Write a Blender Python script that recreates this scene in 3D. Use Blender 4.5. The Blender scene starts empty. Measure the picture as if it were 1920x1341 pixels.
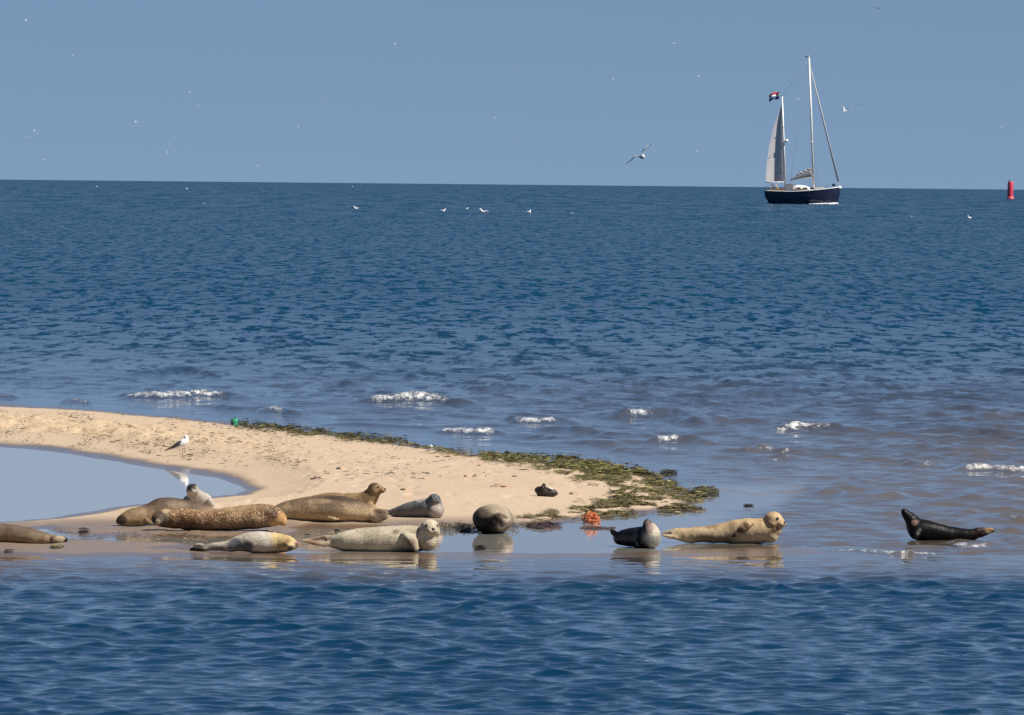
import bpy, bmesh, math, random
import numpy as np
from mathutils import Vector, Matrix, noise as mnoise

SC = bpy.context.scene
COL = SC.collection
R = math.radians
random.seed(7)
RNG = np.random.default_rng(11)

# ------------------------------------------------------------------ camera
F = 17170.0                       # focal length in photo pixels (1920 wide): a long telephoto
CAMH = 4.0
PITCH = math.atan((670.5 - 328.5) / F)
ROLL = R(0.567)
cam = bpy.data.cameras.new('camera')
cam.sensor_fit = 'HORIZONTAL'
cam.sensor_width = 36.0
cam.lens = 36.0 * F / 1920.0
cam.clip_start = 1.0
cam.clip_end = 30000.0
camo = bpy.data.objects.new('camera', cam)
COL.objects.link(camo)
CP = np.array([0.0, 0.0, CAMH])
_f = np.array([0, math.cos(PITCH), -math.sin(PITCH)])
_h = np.array([1.0, 0, 0])
_v = np.cross(_h, _f)
CR = math.cos(ROLL) * _h + math.sin(ROLL) * _v
CU = math.cos(ROLL) * _v - math.sin(ROLL) * _h
camo.matrix_world = Matrix(((CR[0], CU[0], -_f[0], 0), (CR[1], CU[1], -_f[1], 0), (CR[2], CU[2], -_f[2], CAMH), (0, 0, 0, 1)))
SC.camera = camo

# ------------------------------------------------------------------ sky, sun, exposure
SUN_EL, SUN_AZ = 50.0, 112.0       # azimuth clockwise from +Y (the view direction)
w = bpy.data.worlds.new('World')
SC.world = w
w.use_nodes = True
bg = w.node_tree.nodes['Background']
sky = w.node_tree.nodes.new('ShaderNodeTexSky')
sky.sky_type = 'NISHITA'
sky.sun_disc = False
sky.sun_elevation = R(SUN_EL)
sky.sun_rotation = R(SUN_AZ)
sky.air_density = 0.62
sky.dust_density = 0.0
sky.ozone_density = 1.6
_tc = w.node_tree.nodes.new('ShaderNodeTexCoord')
_ad = w.node_tree.nodes.new('ShaderNodeVectorMath'); _ad.operation = 'ADD'; _ad.inputs[1].default_value = (0, 0, 0.11)
_nm = w.node_tree.nodes.new('ShaderNodeVectorMath'); _nm.operation = 'NORMALIZE'
w.node_tree.links.new(_tc.outputs['Generated'], _ad.inputs[0])
w.node_tree.links.new(_ad.outputs[0], _nm.inputs[0])
w.node_tree.links.new(_nm.outputs[0], sky.inputs[0])
w.node_tree.links.new(sky.outputs[0], bg.inputs[0])
bg.inputs[1].default_value = 0.0595
sl = bpy.data.lights.new('sun', 'SUN')
sl.energy = 5.0
sl.angle = R(0.53)
sl.color = (1.0, 0.94, 0.85)
so = bpy.data.objects.new('sun', sl)
COL.objects.link(so)
sd = Vector((math.sin(R(SUN_AZ)) * math.cos(R(SUN_EL)), math.cos(R(SUN_AZ)) * math.cos(R(SUN_EL)), math.sin(R(SUN_EL))))
so.rotation_euler = sd.to_track_quat('Z', 'Y').to_euler()
so.location = (30, -20, 60)
SC.view_settings.view_transform = 'Standard'
SC.view_settings.look = 'None'
SC.view_settings.gamma = 1.0
SC.view_settings.use_curve_mapping = False
SC.view_settings.exposure = 0.45
SC.render.engine = 'CYCLES'
SC.cycles.use_denoising = False
SC.cycles.max_bounces = 5
SC.cycles.sample_clamp_indirect = 4.0

# ------------------------------------------------------------------ pixel <-> place
def ray(px, py):
    return _f + CR * ((px - 960.0) / F) + CU * ((670.5 - py) / F)

def P(px, py, d):
    """the place seen at photo pixel (px, py) at distance d along the view axis' ground direction (y = d)"""
    r = ray(px, py)
    return CP + r * (d / r[1])

def ground(px, py, z=0.0):
    r = ray(px, py)
    t = (z - CAMH) / r[2]
    return CP + r * t

def sea_at(px, py):
    """place on the curved sea surface, for far things"""
    r = ray(px, py)
    d = 300.0
    for _ in range(60):
        z = -d * d / 1.48e7
        d = r[1] * (z - CAMH) / r[2]
        d = min(d, 7600.0)
    return P(px, py, d)

def project(x, y, z):
    dx, dy, dz = x, y, z - CAMH
    zf = dx * _f[0] + dy * _f[1] + dz * _f[2]
    return (960.0 + F * (dx * CR[0] + dy * CR[1] + dz * CR[2]) / zf,
            670.5 - F * (dx * CU[0] + dy * CU[1] + dz * CU[2]) / zf)

def smooth(a, b, x):
    t = np.clip((x - a) / (b - a), 0, 1)
    return t * t * (3 - 2 * t)

# value noise on a lattice (numpy)
_PERM = RNG.random((256, 256)).astype(np.float32)
def vnoise(x, y):
    xi = np.floor(x).astype(int); yi = np.floor(y).astype(int)
    fx = (x - xi); fy = (y - yi)
    fx = fx * fx * (3 - 2 * fx); fy = fy * fy * (3 - 2 * fy)
    a = _PERM[xi & 255, yi & 255]; b = _PERM[(xi + 1) & 255, yi & 255]
    c = _PERM[xi & 255, (yi + 1) & 255]; d = _PERM[(xi + 1) & 255, (yi + 1) & 255]
    return (a * (1 - fx) + b * fx) * (1 - fy) + (c * (1 - fx) + d * fx) * fy
def fbm(x, y, o=4):
    s = 0; a = 0.5; n = 0
    for i in range(o):
        s = s + a * vnoise(x + 17.3 * i, y + 9.1 * i); n += a
        x = x * 2.03; y = y * 2.03; a *= 0.5
    return s / n

# ------------------------------------------------------------------ shorelines, as polygons
SAND = [(-900, 742), (-200, 752), (0, 757), (120, 764), (250, 775), (430, 793), (600, 813), (760, 832), (880, 850), (1000, 864), (1100, 873), (1190, 886), (1255, 910), (1300, 932), (1310, 944), (1290, 957), (1200, 964), (1130, 971), (1080, 978), (1000, 988), (940, 990), (830, 996), (720, 993), (600, 990), (540, 999), (430, 1001), (330, 997), (250, 996), (170, 996), (90, 993), (-100, 1003), (-900, 1008)]
LAGOON = [(-900, 822), (-200, 831), (0, 837), (100, 846), (180, 858), (300, 878), (400, 894), (450, 909), (463, 918), (442, 928), (345, 938), (270, 946), (220, 952), (160, 962), (100, 970), (0, 979), (-200, 990), (-900, 1002)]
FRONT = [(-900, 1004), (-200, 1006), (0, 1010), (130, 1019), (250, 1024), (360, 1030), (480, 1038), (700, 1037), (860, 1038), (1000, 1040), (1200, 1036), (1400, 1028), (1600, 1031), (1650, 1036), (1500, 1041), (1200, 1045), (900, 1047), (600, 1047), (420, 1045), (250, 1044), (120, 1045), (0, 1043), (-200, 1044), (-900, 1043)]

def sdf(poly, px, py, sx=0.22):
    """signed distance (inside > 0) in photo pixels, across squeezed"""
    P_ = np.array(poly, dtype=np.float64); P_ = P_ * np.array([sx, 1.0])
    x = px * sx; y = py
    best = np.full(x.shape, 1e18); ins = np.zeros(x.shape, bool)
    n = len(P_)
    for i in range(n):
        a = P_[i]; b = P_[(i + 1) % n]; e = b - a
        t = np.clip(((x - a[0]) * e[0] + (y - a[1]) * e[1]) / (e @ e), 0, 1)
        dd = (x - a[0] - t * e[0]) ** 2 + (y - a[1] - t * e[1]) ** 2
        best = np.minimum(best, dd)
        if a[1] != b[1]:
            c = ((a[1] > y) != (b[1] > y)) & (x < (b[0] - a[0]) * (y - a[1]) / (b[1] - a[1]) + a[0])
            ins ^= c
    s = np.sqrt(best)
    return np.where(ins, s, -s)

def terrain(x, y):
    x = np.asarray(x, float); y = np.asarray(y, float)
    px, py = project(x, y, 0.0)
    n1 = fbm(x * 1.1 + 5, y * 0.35, 4) - 0.5
    n2 = fbm(x * 5 + 3, y * 1.6 + 8, 3) - 0.5
    s = sdf(SAND, px, py) + n1 * 7 + n2 * 3
    l = -sdf(LAGOON, px, py) + n1 * 6 + n2 * 2
    main = -0.05 + 0.05 * smooth(-12, 0, s) + 0.045 * smooth(0, 12, s) + 0.10 * smooth(5, 55, s)
    lag = -0.05 + 0.05 * smooth(-12, 0, l) + 0.03 * smooth(0, 9, l) + 0.30 * smooth(4, 70, l)
    h = np.minimum(main, lag)
    fr = sdf(FRONT, px, py) + n1 * 8 + n2 * 2
    tall = 1 - smooth(320, 620, px)
    hf = -0.05 + 0.05 * smooth(-12, 0, fr) + (0.006 + 0.034 * tall) * smooth(0, 14, fr)
    # underwater ground falls away from the bar
    h = np.maximum(h, hf)
    deep = np.minimum(np.maximum(np.maximum(-s, -9), 0), 400)
    h = h + np.where(h < -0.045, -0.004 * np.maximum(np.minimum(-s, -fr) - 12, 0), 0)
    # dry, trampled sand on the upper left; small pits elsewhere
    dry = smooth(0.07, 0.13, h)
    rough = dry * smooth(905, 800, py) * smooth(1000, 300, px)
    lump = fbm(x * 3.1, y * 1.5, 4) - 0.5
    h = h + rough * (lump * 0.19 - 0.08 * np.maximum(0, fbm(x * 6 + 40, y * 2.5, 2) - 0.62) * 4)
    h = h + dry * (1 - 0.6 * rough) * 0.02 * n1
    pit = np.maximum(0, fbm(x * 4.2 + 90, y * 1.4 + 33, 3) - 0.66)
    h = h - dry * pit * 0.22
    mud = smooth(80, 140, px) * (1 - smooth(480, 620, px)) * smooth(990, 996, py) * (1 - smooth(1022, 1030, py))
    h = h + mud * (0.040 + 0.05 * (fbm(x * 2.6, y * 1.1 + 60, 3) - 0.5))
    return h

def hit(px, py):
    """place where the view through (px, py) meets the sand (or the water lying on it)"""
    r = ray(px, py)
    d = 60.0
    ds = np.arange(60.0, 400.0, 0.05)
    pts = CP[None, :] + r[None, :] * (ds / r[1])[:, None]
    t = np.maximum(terrain(pts[:, 0], pts[:, 1]), 0.0)
    i = int(np.argmax(pts[:, 2] <= t))
    return pts[i]

# ------------------------------------------------------------------ object helpers
def tag(o, label=None, cat=None, group=None, kind=None):
    if label: o['label'] = label
    if cat: o['category'] = cat
    if group: o['group'] = group
    if kind: o['kind'] = kind
    return o

def empty(name, loc, rz=0.0):
    o = bpy.data.objects.new(name, None)
    COL.objects.link(o)
    o.location = loc
    o.rotation_euler = (0, 0, rz)
    o.empty_display_size = 0.2
    return o

def link(name, me, mat=None, parent=None, loc=None):
    o = bpy.data.objects.new(name, me)
    COL.objects.link(o)
    if mat is not None and len(me.materials) == 0:
        me.materials.append(mat)
    if parent is not None:
        o.parent = parent
    if loc is not None:
        o.location = loc
    return o

def mesh_from(name, verts, faces, smooth_=True):
    me = bpy.data.meshes.new(name)
    me.from_pydata([tuple(map(float, v)) for v in verts], [], faces)
    me.update()
    if smooth_:
        me.polygons.foreach_set('use_smooth', [True] * len(me.polygons))
    return me

class MB:
    """collects simple shapes into one mesh"""
    def __init__(s): s.v = []; s.f = []; s.m = []
    def add(s, v, f, m=0):
        o = len(s.v); s.v += [tuple(map(float, p)) for p in v]; s.f += [tuple(i + o for i in q) for q in f]; s.m += [m] * len(f)
        return s
    def box(s, c, d, m=0):
        x, y, z = c; a, b, h = d[0] / 2, d[1] / 2, d[2] / 2
        return s.add([(x + i * a, y + j * b, z + k * h) for k in (-1, 1) for j in (-1, 1) for i in (-1, 1)],
                     [(0, 2, 3, 1), (4, 5, 7, 6), (0, 1, 5, 4), (2, 6, 7, 3), (0, 4, 6, 2), (1, 3, 7, 5)], m)
    def tube(s, pts, rad, n=8, m=0, side=(0, 1, 0)):
        v, f = loft([(p, r_, r_) for p, r_ in zip(pts, rad if hasattr(rad, '__len__') else [rad] * len(pts))], n, side, cap_round=False)
        return s.add(v, f, m)
    def ell(s, c, r, m=0, nu=12, nv=8, rot=None):
        v, f = ellipsoid(c, r, nu, nv, rot)
        return s.add(v, f, m)
    def build(s, name, mats, parent=None, smooth_=True, loc=None):
        me = mesh_from(name, s.v, s.f, smooth_)
        for m in (mats if isinstance(mats, (list, tuple)) else [mats]): me.materials.append(m)
        if any(s.m): me.polygons.foreach_set('material_index', s.m)
        return link(name, me, None, parent, loc)

def ellipsoid(c, r, nu=16, nv=10, rot=None):
    v = []; f = []
    rot = np.eye(3) if rot is None else np.asarray(rot)   # columns: local x, y, z
    for j in range(nv + 1):
        th = math.pi * j / nv
        for i in range(nu):
            ph = 2 * math.pi * i / nu
            l = np.array([r[0] * math.sin(th) * math.cos(ph), r[1] * math.sin(th) * math.sin(ph), r[2] * math.cos(th)])
            v.append(np.asarray(c) + rot @ l)
    for j in range(nv):
        for i in range(nu):
            a = j * nu + i; b = j * nu + (i + 1) % nu
            q = (a, a + nu, b + nu, b)
            f.append(q)
    return v, f

def catmull(st, k):
    st = np.asarray(st, float)
    n = len(st); out = []
    for i in range(n - 1):
        p0 = st[max(i - 1, 0)]; p1 = st[i]; p2 = st[i + 1]; p3 = st[min(i + 2, n - 1)]
        for j in range(k):
            t = j / k
            out.append(0.5 * ((2 * p1) + (-p0 + p2) * t + (2 * p0 - 5 * p1 + 4 * p2 - p3) * t * t + (-p0 + 3 * p1 - 3 * p2 + p3) * t ** 3))
    out.append(st[-1])
    return np.array(out)

def loft(st, n=20, side=(0, 1, 0), cap_round=True, k=1):
    """closed tube through stations (centre, radius along the normal, radius along 'side')"""
    rows = np.array([list(c) + [rv, rh] for c, rv, rh in st], float)
    if k > 1: rows = catmull(rows, k)
    rows[:, 3:] = np.maximum(rows[:, 3:], 1e-4)
    side = np.asarray(side, float); v = []; f = []
    m = len(rows)
    for i in range(m):
        t = rows[min(i + 1, m - 1), :3] - rows[max(i - 1, 0), :3]
        t /= (np.linalg.norm(t) + 1e-12)
        s_ = side - t * (side @ t); ln = np.linalg.norm(s_)
        if ln < 1e-3: s_ = np.cross(t, (0.3, 0.2, 1)); ln = np.linalg.norm(s_)
        s_ /= ln; u = np.cross(s_, t)
        for j in range(n):
            a = 2 * math.pi * j / n
            v.append(rows[i, :3] + u * rows[i, 3] * math.cos(a) + s_ * rows[i, 4] * math.sin(a))
    for i in range(m - 1):
        for j in range(n):
            a = i * n + j; b = i * n + (j + 1) % n
            f.append((a, b, b + n, a + n))
    f.append(tuple(range(n - 1, -1, -1)))
    f.append(tuple((m - 1) * n + j for j in range(n)))
    return v, f

# ------------------------------------------------------------------ material helpers
def mat(name):
    m = bpy.data.materials.new(name); m.use_nodes = True
    nt = m.node_tree
    return m, nt, nt.nodes['Principled BSDF'], nt.nodes['Material Output']

def N(nt, typ, **kw):
    n = nt.nodes.new(typ)
    for k_, v_ in kw.items():
        if k_.startswith('i_'):
            n.inputs[k_[2:].replace('_', ' ')].default_value = v_
        else:
            setattr(n, k_, v_)
    return n

def L(nt, a, b): nt.links.new(a, b)

def ramp(nt, fac, stops):
    r = nt.nodes.new('ShaderNodeValToRGB')
    el = r.color_ramp.elements
    while len(el) < len(stops): el.new(0.5)
    for e, (p_, c) in zip(el, stops):
        e.position = p_; e.color = (*c, 1) if len(c) == 3 else c
    L(nt, fac, r.inputs[0])
    return r

def mixc(nt, fac, a, b, typ='MIX'):
    m = nt.nodes.new('ShaderNodeMix'); m.data_type = 'RGBA'; m.blend_type = typ
    for sock, val in ((m.inputs[0], fac), (m.inputs[6], a), (m.inputs[7], b)):
        if hasattr(val, 'is_output'): L(nt, val, sock)
        elif isinstance(val, (int, float)): sock.default_value = val
        else: sock.default_value = (*val, 1)
    return m.outputs[2]

def math_(nt, op, a, b=None, c=None, clamp=False):
    m = nt.nodes.new('ShaderNodeMath'); m.operation = op; m.use_clamp = clamp
    for i, val in enumerate((a, b, c)):
        if val is None: continue
        if hasattr(val, 'is_output'): L(nt, val, m.inputs[i])
        else: m.inputs[i].default_value = val
    return m.outputs[0]

def noise_n(nt, scale, detail=4, rough=0.55, vec=None, stretch=None):
    tc = nt.nodes.new('ShaderNodeTexCoord')
    src = tc.outputs['Object'] if vec is None else vec
    if stretch:
        mp = nt.nodes.new('ShaderNodeMapping'); mp.inputs['Scale'].default_value = stretch
        L(nt, src, mp.inputs[0]); src = mp.outputs[0]
    n = nt.nodes.new('ShaderNodeTexNoise'); n.inputs['Scale'].default_value = scale
    n.inputs['Detail'].default_value = detail; n.inputs['Roughness'].default_value = rough
    L(nt, src, n.inputs['Vector'])
    return n

def simple_mat(name, col, rough=0.5, var=0.15, scale=8.0, metal=0.0, spec=0.5, bump=0.0):
    m, nt, b, o = mat(name)
    n = noise_n(nt, scale)
    r = ramp(nt, n.outputs[0], [(0.3, tuple(c * (1 - var) for c in col)), (0.7, tuple(min(1, c * (1 + var)) for c in col))])
    L(nt, r.outputs[0], b.inputs['Base Color'])
    b.inputs['Roughness'].default_value = rough
    b.inputs['Metallic'].default_value = metal
    b.inputs['Specular IOR Level'].default_value = spec
    if bump:
        bp = N(nt, 'ShaderNodeBump'); bp.inputs['Strength'].default_value = 0.6; bp.inputs['Distance'].default_value = bump
        L(nt, n.outputs[0], bp.inputs['Height']); L(nt, bp.outputs[0], b.inputs['Normal'])
    return m

def attr(nt, name):
    a = nt.nodes.new('ShaderNodeAttribute'); a.attribute_name = name
    return a

# ------------------------------------------------------------------ sea
def grid_mesh(name, X, Y, Z, attrs):
    nr, nc = X.shape
    me = bpy.data.meshes.new(name)
    co = np.stack([X, Y, Z], -1).reshape(-1, 3).astype(np.float32)
    idx = np.arange(nr * nc).reshape(nr, nc)
    q = np.stack([idx[:-1, :-1], idx[:-1, 1:], idx[1:, 1:], idx[1:, :-1]], -1).reshape(-1, 4)
    me.vertices.add(len(co)); me.vertices.foreach_set('co', co.ravel())
    me.loops.add(q.size); me.loops.foreach_set('vertex_index', q.ravel().astype(np.int32))
    me.polygons.add(len(q)); me.polygons.foreach_set('loop_start', np.arange(0, q.size, 4, dtype=np.int32))
    me.polygons.foreach_set('use_smooth', np.ones(len(q), bool))
    for k_, v_ in attrs.items():
        a = me.attributes.new(k_, 'FLOAT', 'POINT'); a.data.foreach_set('value', v_.ravel().astype(np.float32))
    me.update(calc_edges=True)
    return me

# breakers: (left px, right px, crest py, height m, foam strength, foam left, foam right)
BREAKERS = [(215, 480, 744, .17, 1.0, .03, .85), (670, 900, 755, .18, 1.0, .06, .80), (110, 175, 755, .09, .8, .2, .9), (480, 580, 774, .13, .9, .15, .6), (815, 950, 812, .12, 1.0, .05, .9),
            (940, 1090, 793, .12, 1.0, .1, .75), (1100, 1325, 782, .18, 1.0, .3, .62), (1400, 1640, 806, .13, 1.0, .2, .72), (1215, 1345, 829, .12, 1.0, .1, .5), (1390, 1520, 846, .07, .7, .05, .8),
            (1780, 1990, 883, .11, 1.0, .08, .9), (1690, 1770, 873, .08, .8, .3, .75), (1395, 1520, 862, .05, .55, .1, .9), (-60, 40, 744, .08, .6, .1, .9), (1290, 1450, 922, .03, .35, .1, .9),
            (1840, 1960, 975, .05, .6, .2, .9), (1540, 1790, 1036, .028, .8, .05, .95), (1775, 1880, 1022, .035, .9, .05, .8), (1880, 1960, 1012, .03, .5, .1, .9), (1640, 1700, 966, .03, .4, .1, .9), (1780, 1850, 962, .03, .4, .1, .9),
            (1560, 1650, 905, .05, .35, .3, .9), (1650, 1900, 843, .09, 0.0, 0, 1), (1150, 1260, 852, .05, 0.0, 0, 1), (850, 1000, 728, .12, 0.0, 0, 1), (1300, 1500, 744, .12, 0.1, .3, .6), (250, 420, 700, .12, 0.0, 0, 1), (1700, 1900, 770, .12, 0.05, .3, .5), (600, 700, 720, .1, 0, 0, 1), (1340, 1420, 718, .1, 0, 0, 1), (1000, 1080, 736, .1, 0, 0, 1), (1560, 1700, 726, .1, 0, 0, 1)]

_rb = random.Random(17)
for _k in range(54):                 # low unbroken swell lines running in over the shallows
    _cy = _rb.uniform(690, 985) if _k % 3 else _rb.uniform(770, 940)
    _lo = np.interp(_cy, [690, 760, 800, 850, 880, 930, 985], [-60, 200, 520, 900, 1250, 1420, 1500])
    _a = _rb.uniform(_lo, 1900); _w = _rb.uniform(90, 270)
    BREAKERS.append((_a, _a + _w, _cy, _rb.uniform(.03, .075) * (1.25 if _cy < 850 else .6), _rb.choice([0, 0, 0, .22, .3]), .1, .7))

def breaker_field(px, py, x, y):
    """raised crests that steepen towards the shore, and where they foam"""
    z = np.zeros_like(px); foam = np.zeros_like(px)
    for i, (a, b, cy, hgt, fs, f0, f1) in enumerate(BREAKERS):
        box = (px > a - 60) & (px < b + 60) & (py > cy - 40) & (py < cy + 40)
        if not box.any(): continue
        u = (px[box] - a) / (b - a)
        xx = x[box]; yy = y[box]
        c0 = ground((a + b) / 2, cy)
        pyc = cy + (b - a) * 0.012 * (u - .5) + 3.0 * np.sin(u * 7 + i) * .7 + 7 * (fbm(xx * 1.7 + i * 3, yy * 0 + i, 3) - .5)
        yc = CAMH * F / (pyc - 328.5 + 0.0099 * (960 - px[box]))
        t = yy - yc                                     # > 0 is the seaward side
        env = np.clip(np.sin(np.clip(u, 0, 1) * math.pi), 0, 1) ** .55
        wf, wb = .35 + hgt * 2.0, .8 + hgt * 6
        prof = np.where(t < 0, np.exp(-(t / wf) ** 2), np.exp(-(t / wb) ** 2))
        z[box] += env * hgt * prof * (.8 + .5 * (fbm(xx * 2.5 + i, yy * .5, 2) - .5))
        fe = smooth(f0 - .03, f0 + .08, u) * (1 - smooth(f1 - .15, f1 + .02, u))
        fp = np.exp(-((t + wf * .55) / (wf * .85)) ** 2) * fe * fs
        fp = np.maximum(fp, .50 * np.exp(-((t + wf * 2.6) / (wf * 2.4)) ** 2) * smooth(f0 - .06, f0 + .2, u) * (1 - smooth(f1 - .3, f1 + .08, u)) * min(fs, .9))
        fp = np.maximum(fp, .34 * np.exp(-((t + .10) / .16) ** 2) * env * min(1, fs + .15))
        foam[box] = np.maximum(foam[box], fp)
    return z, foam

def build_sea():
    rows = [18.0]
    d = 18.0
    while d < 7750.0:
        d += max((0.066 if d < 100 else 0.09) * (d / 75.0) ** 1.25, 0.06 if d > 62 else 2.0) * (1.0 if d < 350 else 1.35)
        rows.append(d)
    rows = np.array(rows)
    half = 960.0 / F
    inner = np.linspace(-1.10, 1.10, 390)
    ext = 1.10 + (np.linspace(0, 1, 18)[1:] ** 1.8) * 3.0
    us = np.concatenate([-ext[::-1], inner, ext]) * half
    U, D = np.meshgrid(us, rows)
    X0 = (U * D).astype(np.float32); Y0 = D.astype(np.float32)
    px, py = project(X0, Y0, 0.0)
    near = rows < 260
    s = np.full(X0.shape, -400.0); l = np.full(X0.shape, -400.0); fr = np.full(X0.shape, -400.0); ter = np.full(X0.shape, -2.0)
    a, b = px[near], py[near]
    s[near] = sdf(SAND, a, b); l[near] = sdf(LAGOON, a, b); fr[near] = sdf(FRONT, a, b)
    ter[near] = terrain(X0[near], Y0[near])
    # how open the water is: 0 calm, 1 full chop
    front_side = py > 1040
    open_ = np.where(front_side, .17 * smooth(1042, 1052, py) + .83 * smooth(1046, 1106, py + 44 * (fbm(X0 * .8, Y0 * .15, 2) - .5)),
                     0.16 * smooth(-2, -14, s) + 0.34 * smooth(-12, -55, s) + 0.50 * smooth(-55, -160, s))
    open_ *= smooth(0.0, -0.03, ter)
    pw = px + 190 * (fbm(X0 * .9 + 4, Y0 * .22, 3) - .5) + 1.2 * (py - 960)
    sheltered = smooth(1460, 1300, pw) * smooth(955, 985, py) * (py < 1050) + smooth(1470, 1380, pw) * smooth(1270, 1330, pw) * smooth(890, 925, py) * (py < 1050) * .8
    shel = np.clip(sheltered, 0, 1)
    open_ = open_ * (1 - .97 * shel) + .02 * shel
    open_ = np.where((l > -25) & (s > -3), 0.0, open_)
    spacing = np.gradient(rows)[:, None]
    Z = np.zeros_like(X0); DX = np.zeros_like(X0); DY = np.zeros_like(X0)
    r2 = np.random.default_rng(5)
    nw = 96
    lo_ = 80.0 + 55.0 * smooth(110, 240, D[:, :1])
    for i in range(nw):
        lam = 0.20 * (16.0 / 0.20) ** ((i + r2.random() * .8) / nw)
        ang = R(252) + r2.normal(0, .55 if lam > .55 else 1.1)            # running from the right background to the front
        if r2.random() < .12: ang = r2.random() * 6.28
        k = 2 * math.pi / lam
        kx, ky = k * math.cos(ang), k * math.sin(ang)
        wgt = smooth(2.2, 4.0, lam / spacing) * smooth(D[:, :1] / lo_, D[:, :1] / (lo_ * 2.1), np.full_like(D[:, :1], lam))
        rr = np.where(wgt[:, 0] > 0.01)[0]
        if len(rr) == 0: continue
        r0, r1 = rr[0], rr[-1] + 1
        slope = 0.043 * min(1.15, (lam / .6) ** .35)
        amp = slope / k
        ph = kx * X0[r0:r1] + ky * Y0[r0:r1] + r2.random() * 6.28
        A = amp * wgt[r0:r1]
        Z[r0:r1] += A * np.cos(ph)
        sn = A * np.sin(ph) * 2.3
        DX[r0:r1] -= sn * math.cos(ang); DY[r0:r1] -= sn * math.sin(ang)
    gust = .35 + 1.3 * fbm(X0 / 2.2 + 3, Y0 / 6.0, 4)
    Z *= open_ * gust; DX *= open_ * gust; DY *= open_ * gust
    bz = np.zeros_like(X0); foam = np.zeros_like(X0)
    bz[near], foam[near] = breaker_field(px[near], py[near], X0[near], Y0[near])
    Z += bz + smooth(.25, .8, foam) * .035 * (fbm(X0 * 9, Y0 * 3, 3) - .35)
    X = X0 + DX; Y = Y0 + DY
    Zc = Z - (X * X + Y * Y) / 1.48e7
    # turbid, sandy water near the bar
    n = fbm(X0 * .5, Y0 * .12, 3) - .5
    right = smooth(900, 1500, px)
    back = smooth(640, 800, py + 60 * n) * .42 + .58 * smooth(760, 905, py + 70 * n - 35 * (1 - right))
    frontt = 1 - smooth(1048, 1105, py + 26 * n)
    turb = np.where(front_side, frontt, back)
    clear = np.maximum(((l > -40) & (s > -3)) * 1.0, shel * (py < 1045) * .5)
    far = smooth(105, 330, D)
    far2 = smooth(350, 1600, D)
    me = grid_mesh('sea', X, Y, Zc, {'turbid': turb, 'foam': foam, 'far': far, 'far2': far2, 'chop': open_, 'clear': clear})
    me.materials.append(sea_material())
    o = link('sea', me)
    tag(o, kind='structure')

def sea_material():
    m, nt, b, out = mat('sea_water')
    turb = attr(nt, 'turbid').outputs['Fac']; foam = attr(nt, 'foam').outputs['Fac']
    far = attr(nt, 'far').outputs['Fac']; chop = attr(nt, 'chop').outputs['Fac']
    deep = mixc(nt, far, (.001, .028, .066), (.001, .038, .080))
    body = mixc(nt, turb, deep, (.125, .100, .076))
    body = mixc(nt, attr(nt, 'clear').outputs['Fac'], body, (.52, .51, .47))
    geo = nt.nodes.new('ShaderNodeNewGeometry')
    fn = noise_n(nt, 9.0, 8, .80, geo.outputs['Position'], (1.0, .22, 1.0))
    fm = math_(nt, 'ADD', math_(nt, 'MULTIPLY_ADD', fn.outputs[0], 3.2, -2.05), math_(nt, 'MULTIPLY', foam, .98))
    fm = math_(nt, 'MULTIPLY', math_(nt, 'SUBTRACT', fm, .20), 1.5, clamp=True)
    fm = math_(nt, 'MULTIPLY', fm, math_(nt, 'MULTIPLY', foam, 5.0, clamp=True))
    L(nt, mixc(nt, fm, body, (.78, .78, .77)), b.inputs['Base Color'])
    rg = math_(nt, "MULTIPLY_ADD", far, .17, .03)
    rg = math_(nt, 'MAXIMUM', rg, math_(nt, 'MULTIPLY', fm, .7))
    L(nt, rg, b.inputs['Roughness'])
    b.inputs['IOR'].default_value = 1.333
    # small ripples
    far2 = attr(nt, 'far2').outputs['Fac']
    n1 = noise_n(nt, 5.0, 5, .6, geo.outputs['Position'], (1.0, .62, 1.0))
    h = math_(nt, 'MULTIPLY', n1.outputs[0], .006)
    bp = N(nt, 'ShaderNodeBump'); bp.inputs['Distance'].default_value = 1.0
    L(nt, math_(nt, 'MULTIPLY_ADD', chop, .99, .008), bp.inputs['Strength'])
    L(nt, h, bp.inputs['Height'])
    # wavelets too small for the mesh tilt the surface directly, more so farther out
    def vm(op, x, y):
        q = nt.nodes.new('ShaderNodeVectorMath'); q.operation = op
        for i, val in enumerate((x, y)):
            if hasattr(val, 'is_output'): L(nt, val, q.inputs[i])
            else: q.inputs[i].default_value = val
        return q.outputs[0]
    def sc_(x, f):
        q = nt.nodes.new('ShaderNodeVectorMath'); q.operation = 'SCALE'; L(nt, x, q.inputs[0]); L(nt, f, q.inputs[3]); return q.outputs[0]
    n1b = noise_n(nt, 4.2, 4, .62, geo.outputs['Position'], (1.0, .42, 1.0))
    n2 = noise_n(nt, 2.3, 4, .66, geo.outputs['Position'], (1.0, .12, 1.0))
    n3 = noise_n(nt, .40, 4, .62, geo.outputs['Position'], (1.0, .08, 1.0))
    t2 = sc_(vm('MULTIPLY', vm('SUBTRACT', n2.outputs[1], (.5, .5, .5)), (2.7, 4.2, 0)), math_(nt, 'MULTIPLY', far, chop))
    t1 = sc_(vm('MULTIPLY', vm('SUBTRACT', n1b.outputs[1], (.5, .5, .5)), (.20, .30, 0)), math_(nt, 'MULTIPLY', chop, math_(nt, 'SUBTRACT', 1.0, far)))
    t3 = sc_(vm('MULTIPLY', vm('SUBTRACT', n3.outputs[1], (.5, .5, .5)), (2.0, 3.6, 0)), far2)
    nn = vm('NORMALIZE', vm('ADD', vm('ADD', bp.outputs[0], vm('ADD', t1, t2)), t3), (0, 0, 0))
    L(nt, nn, b.inputs['Normal'])
    return m

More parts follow.
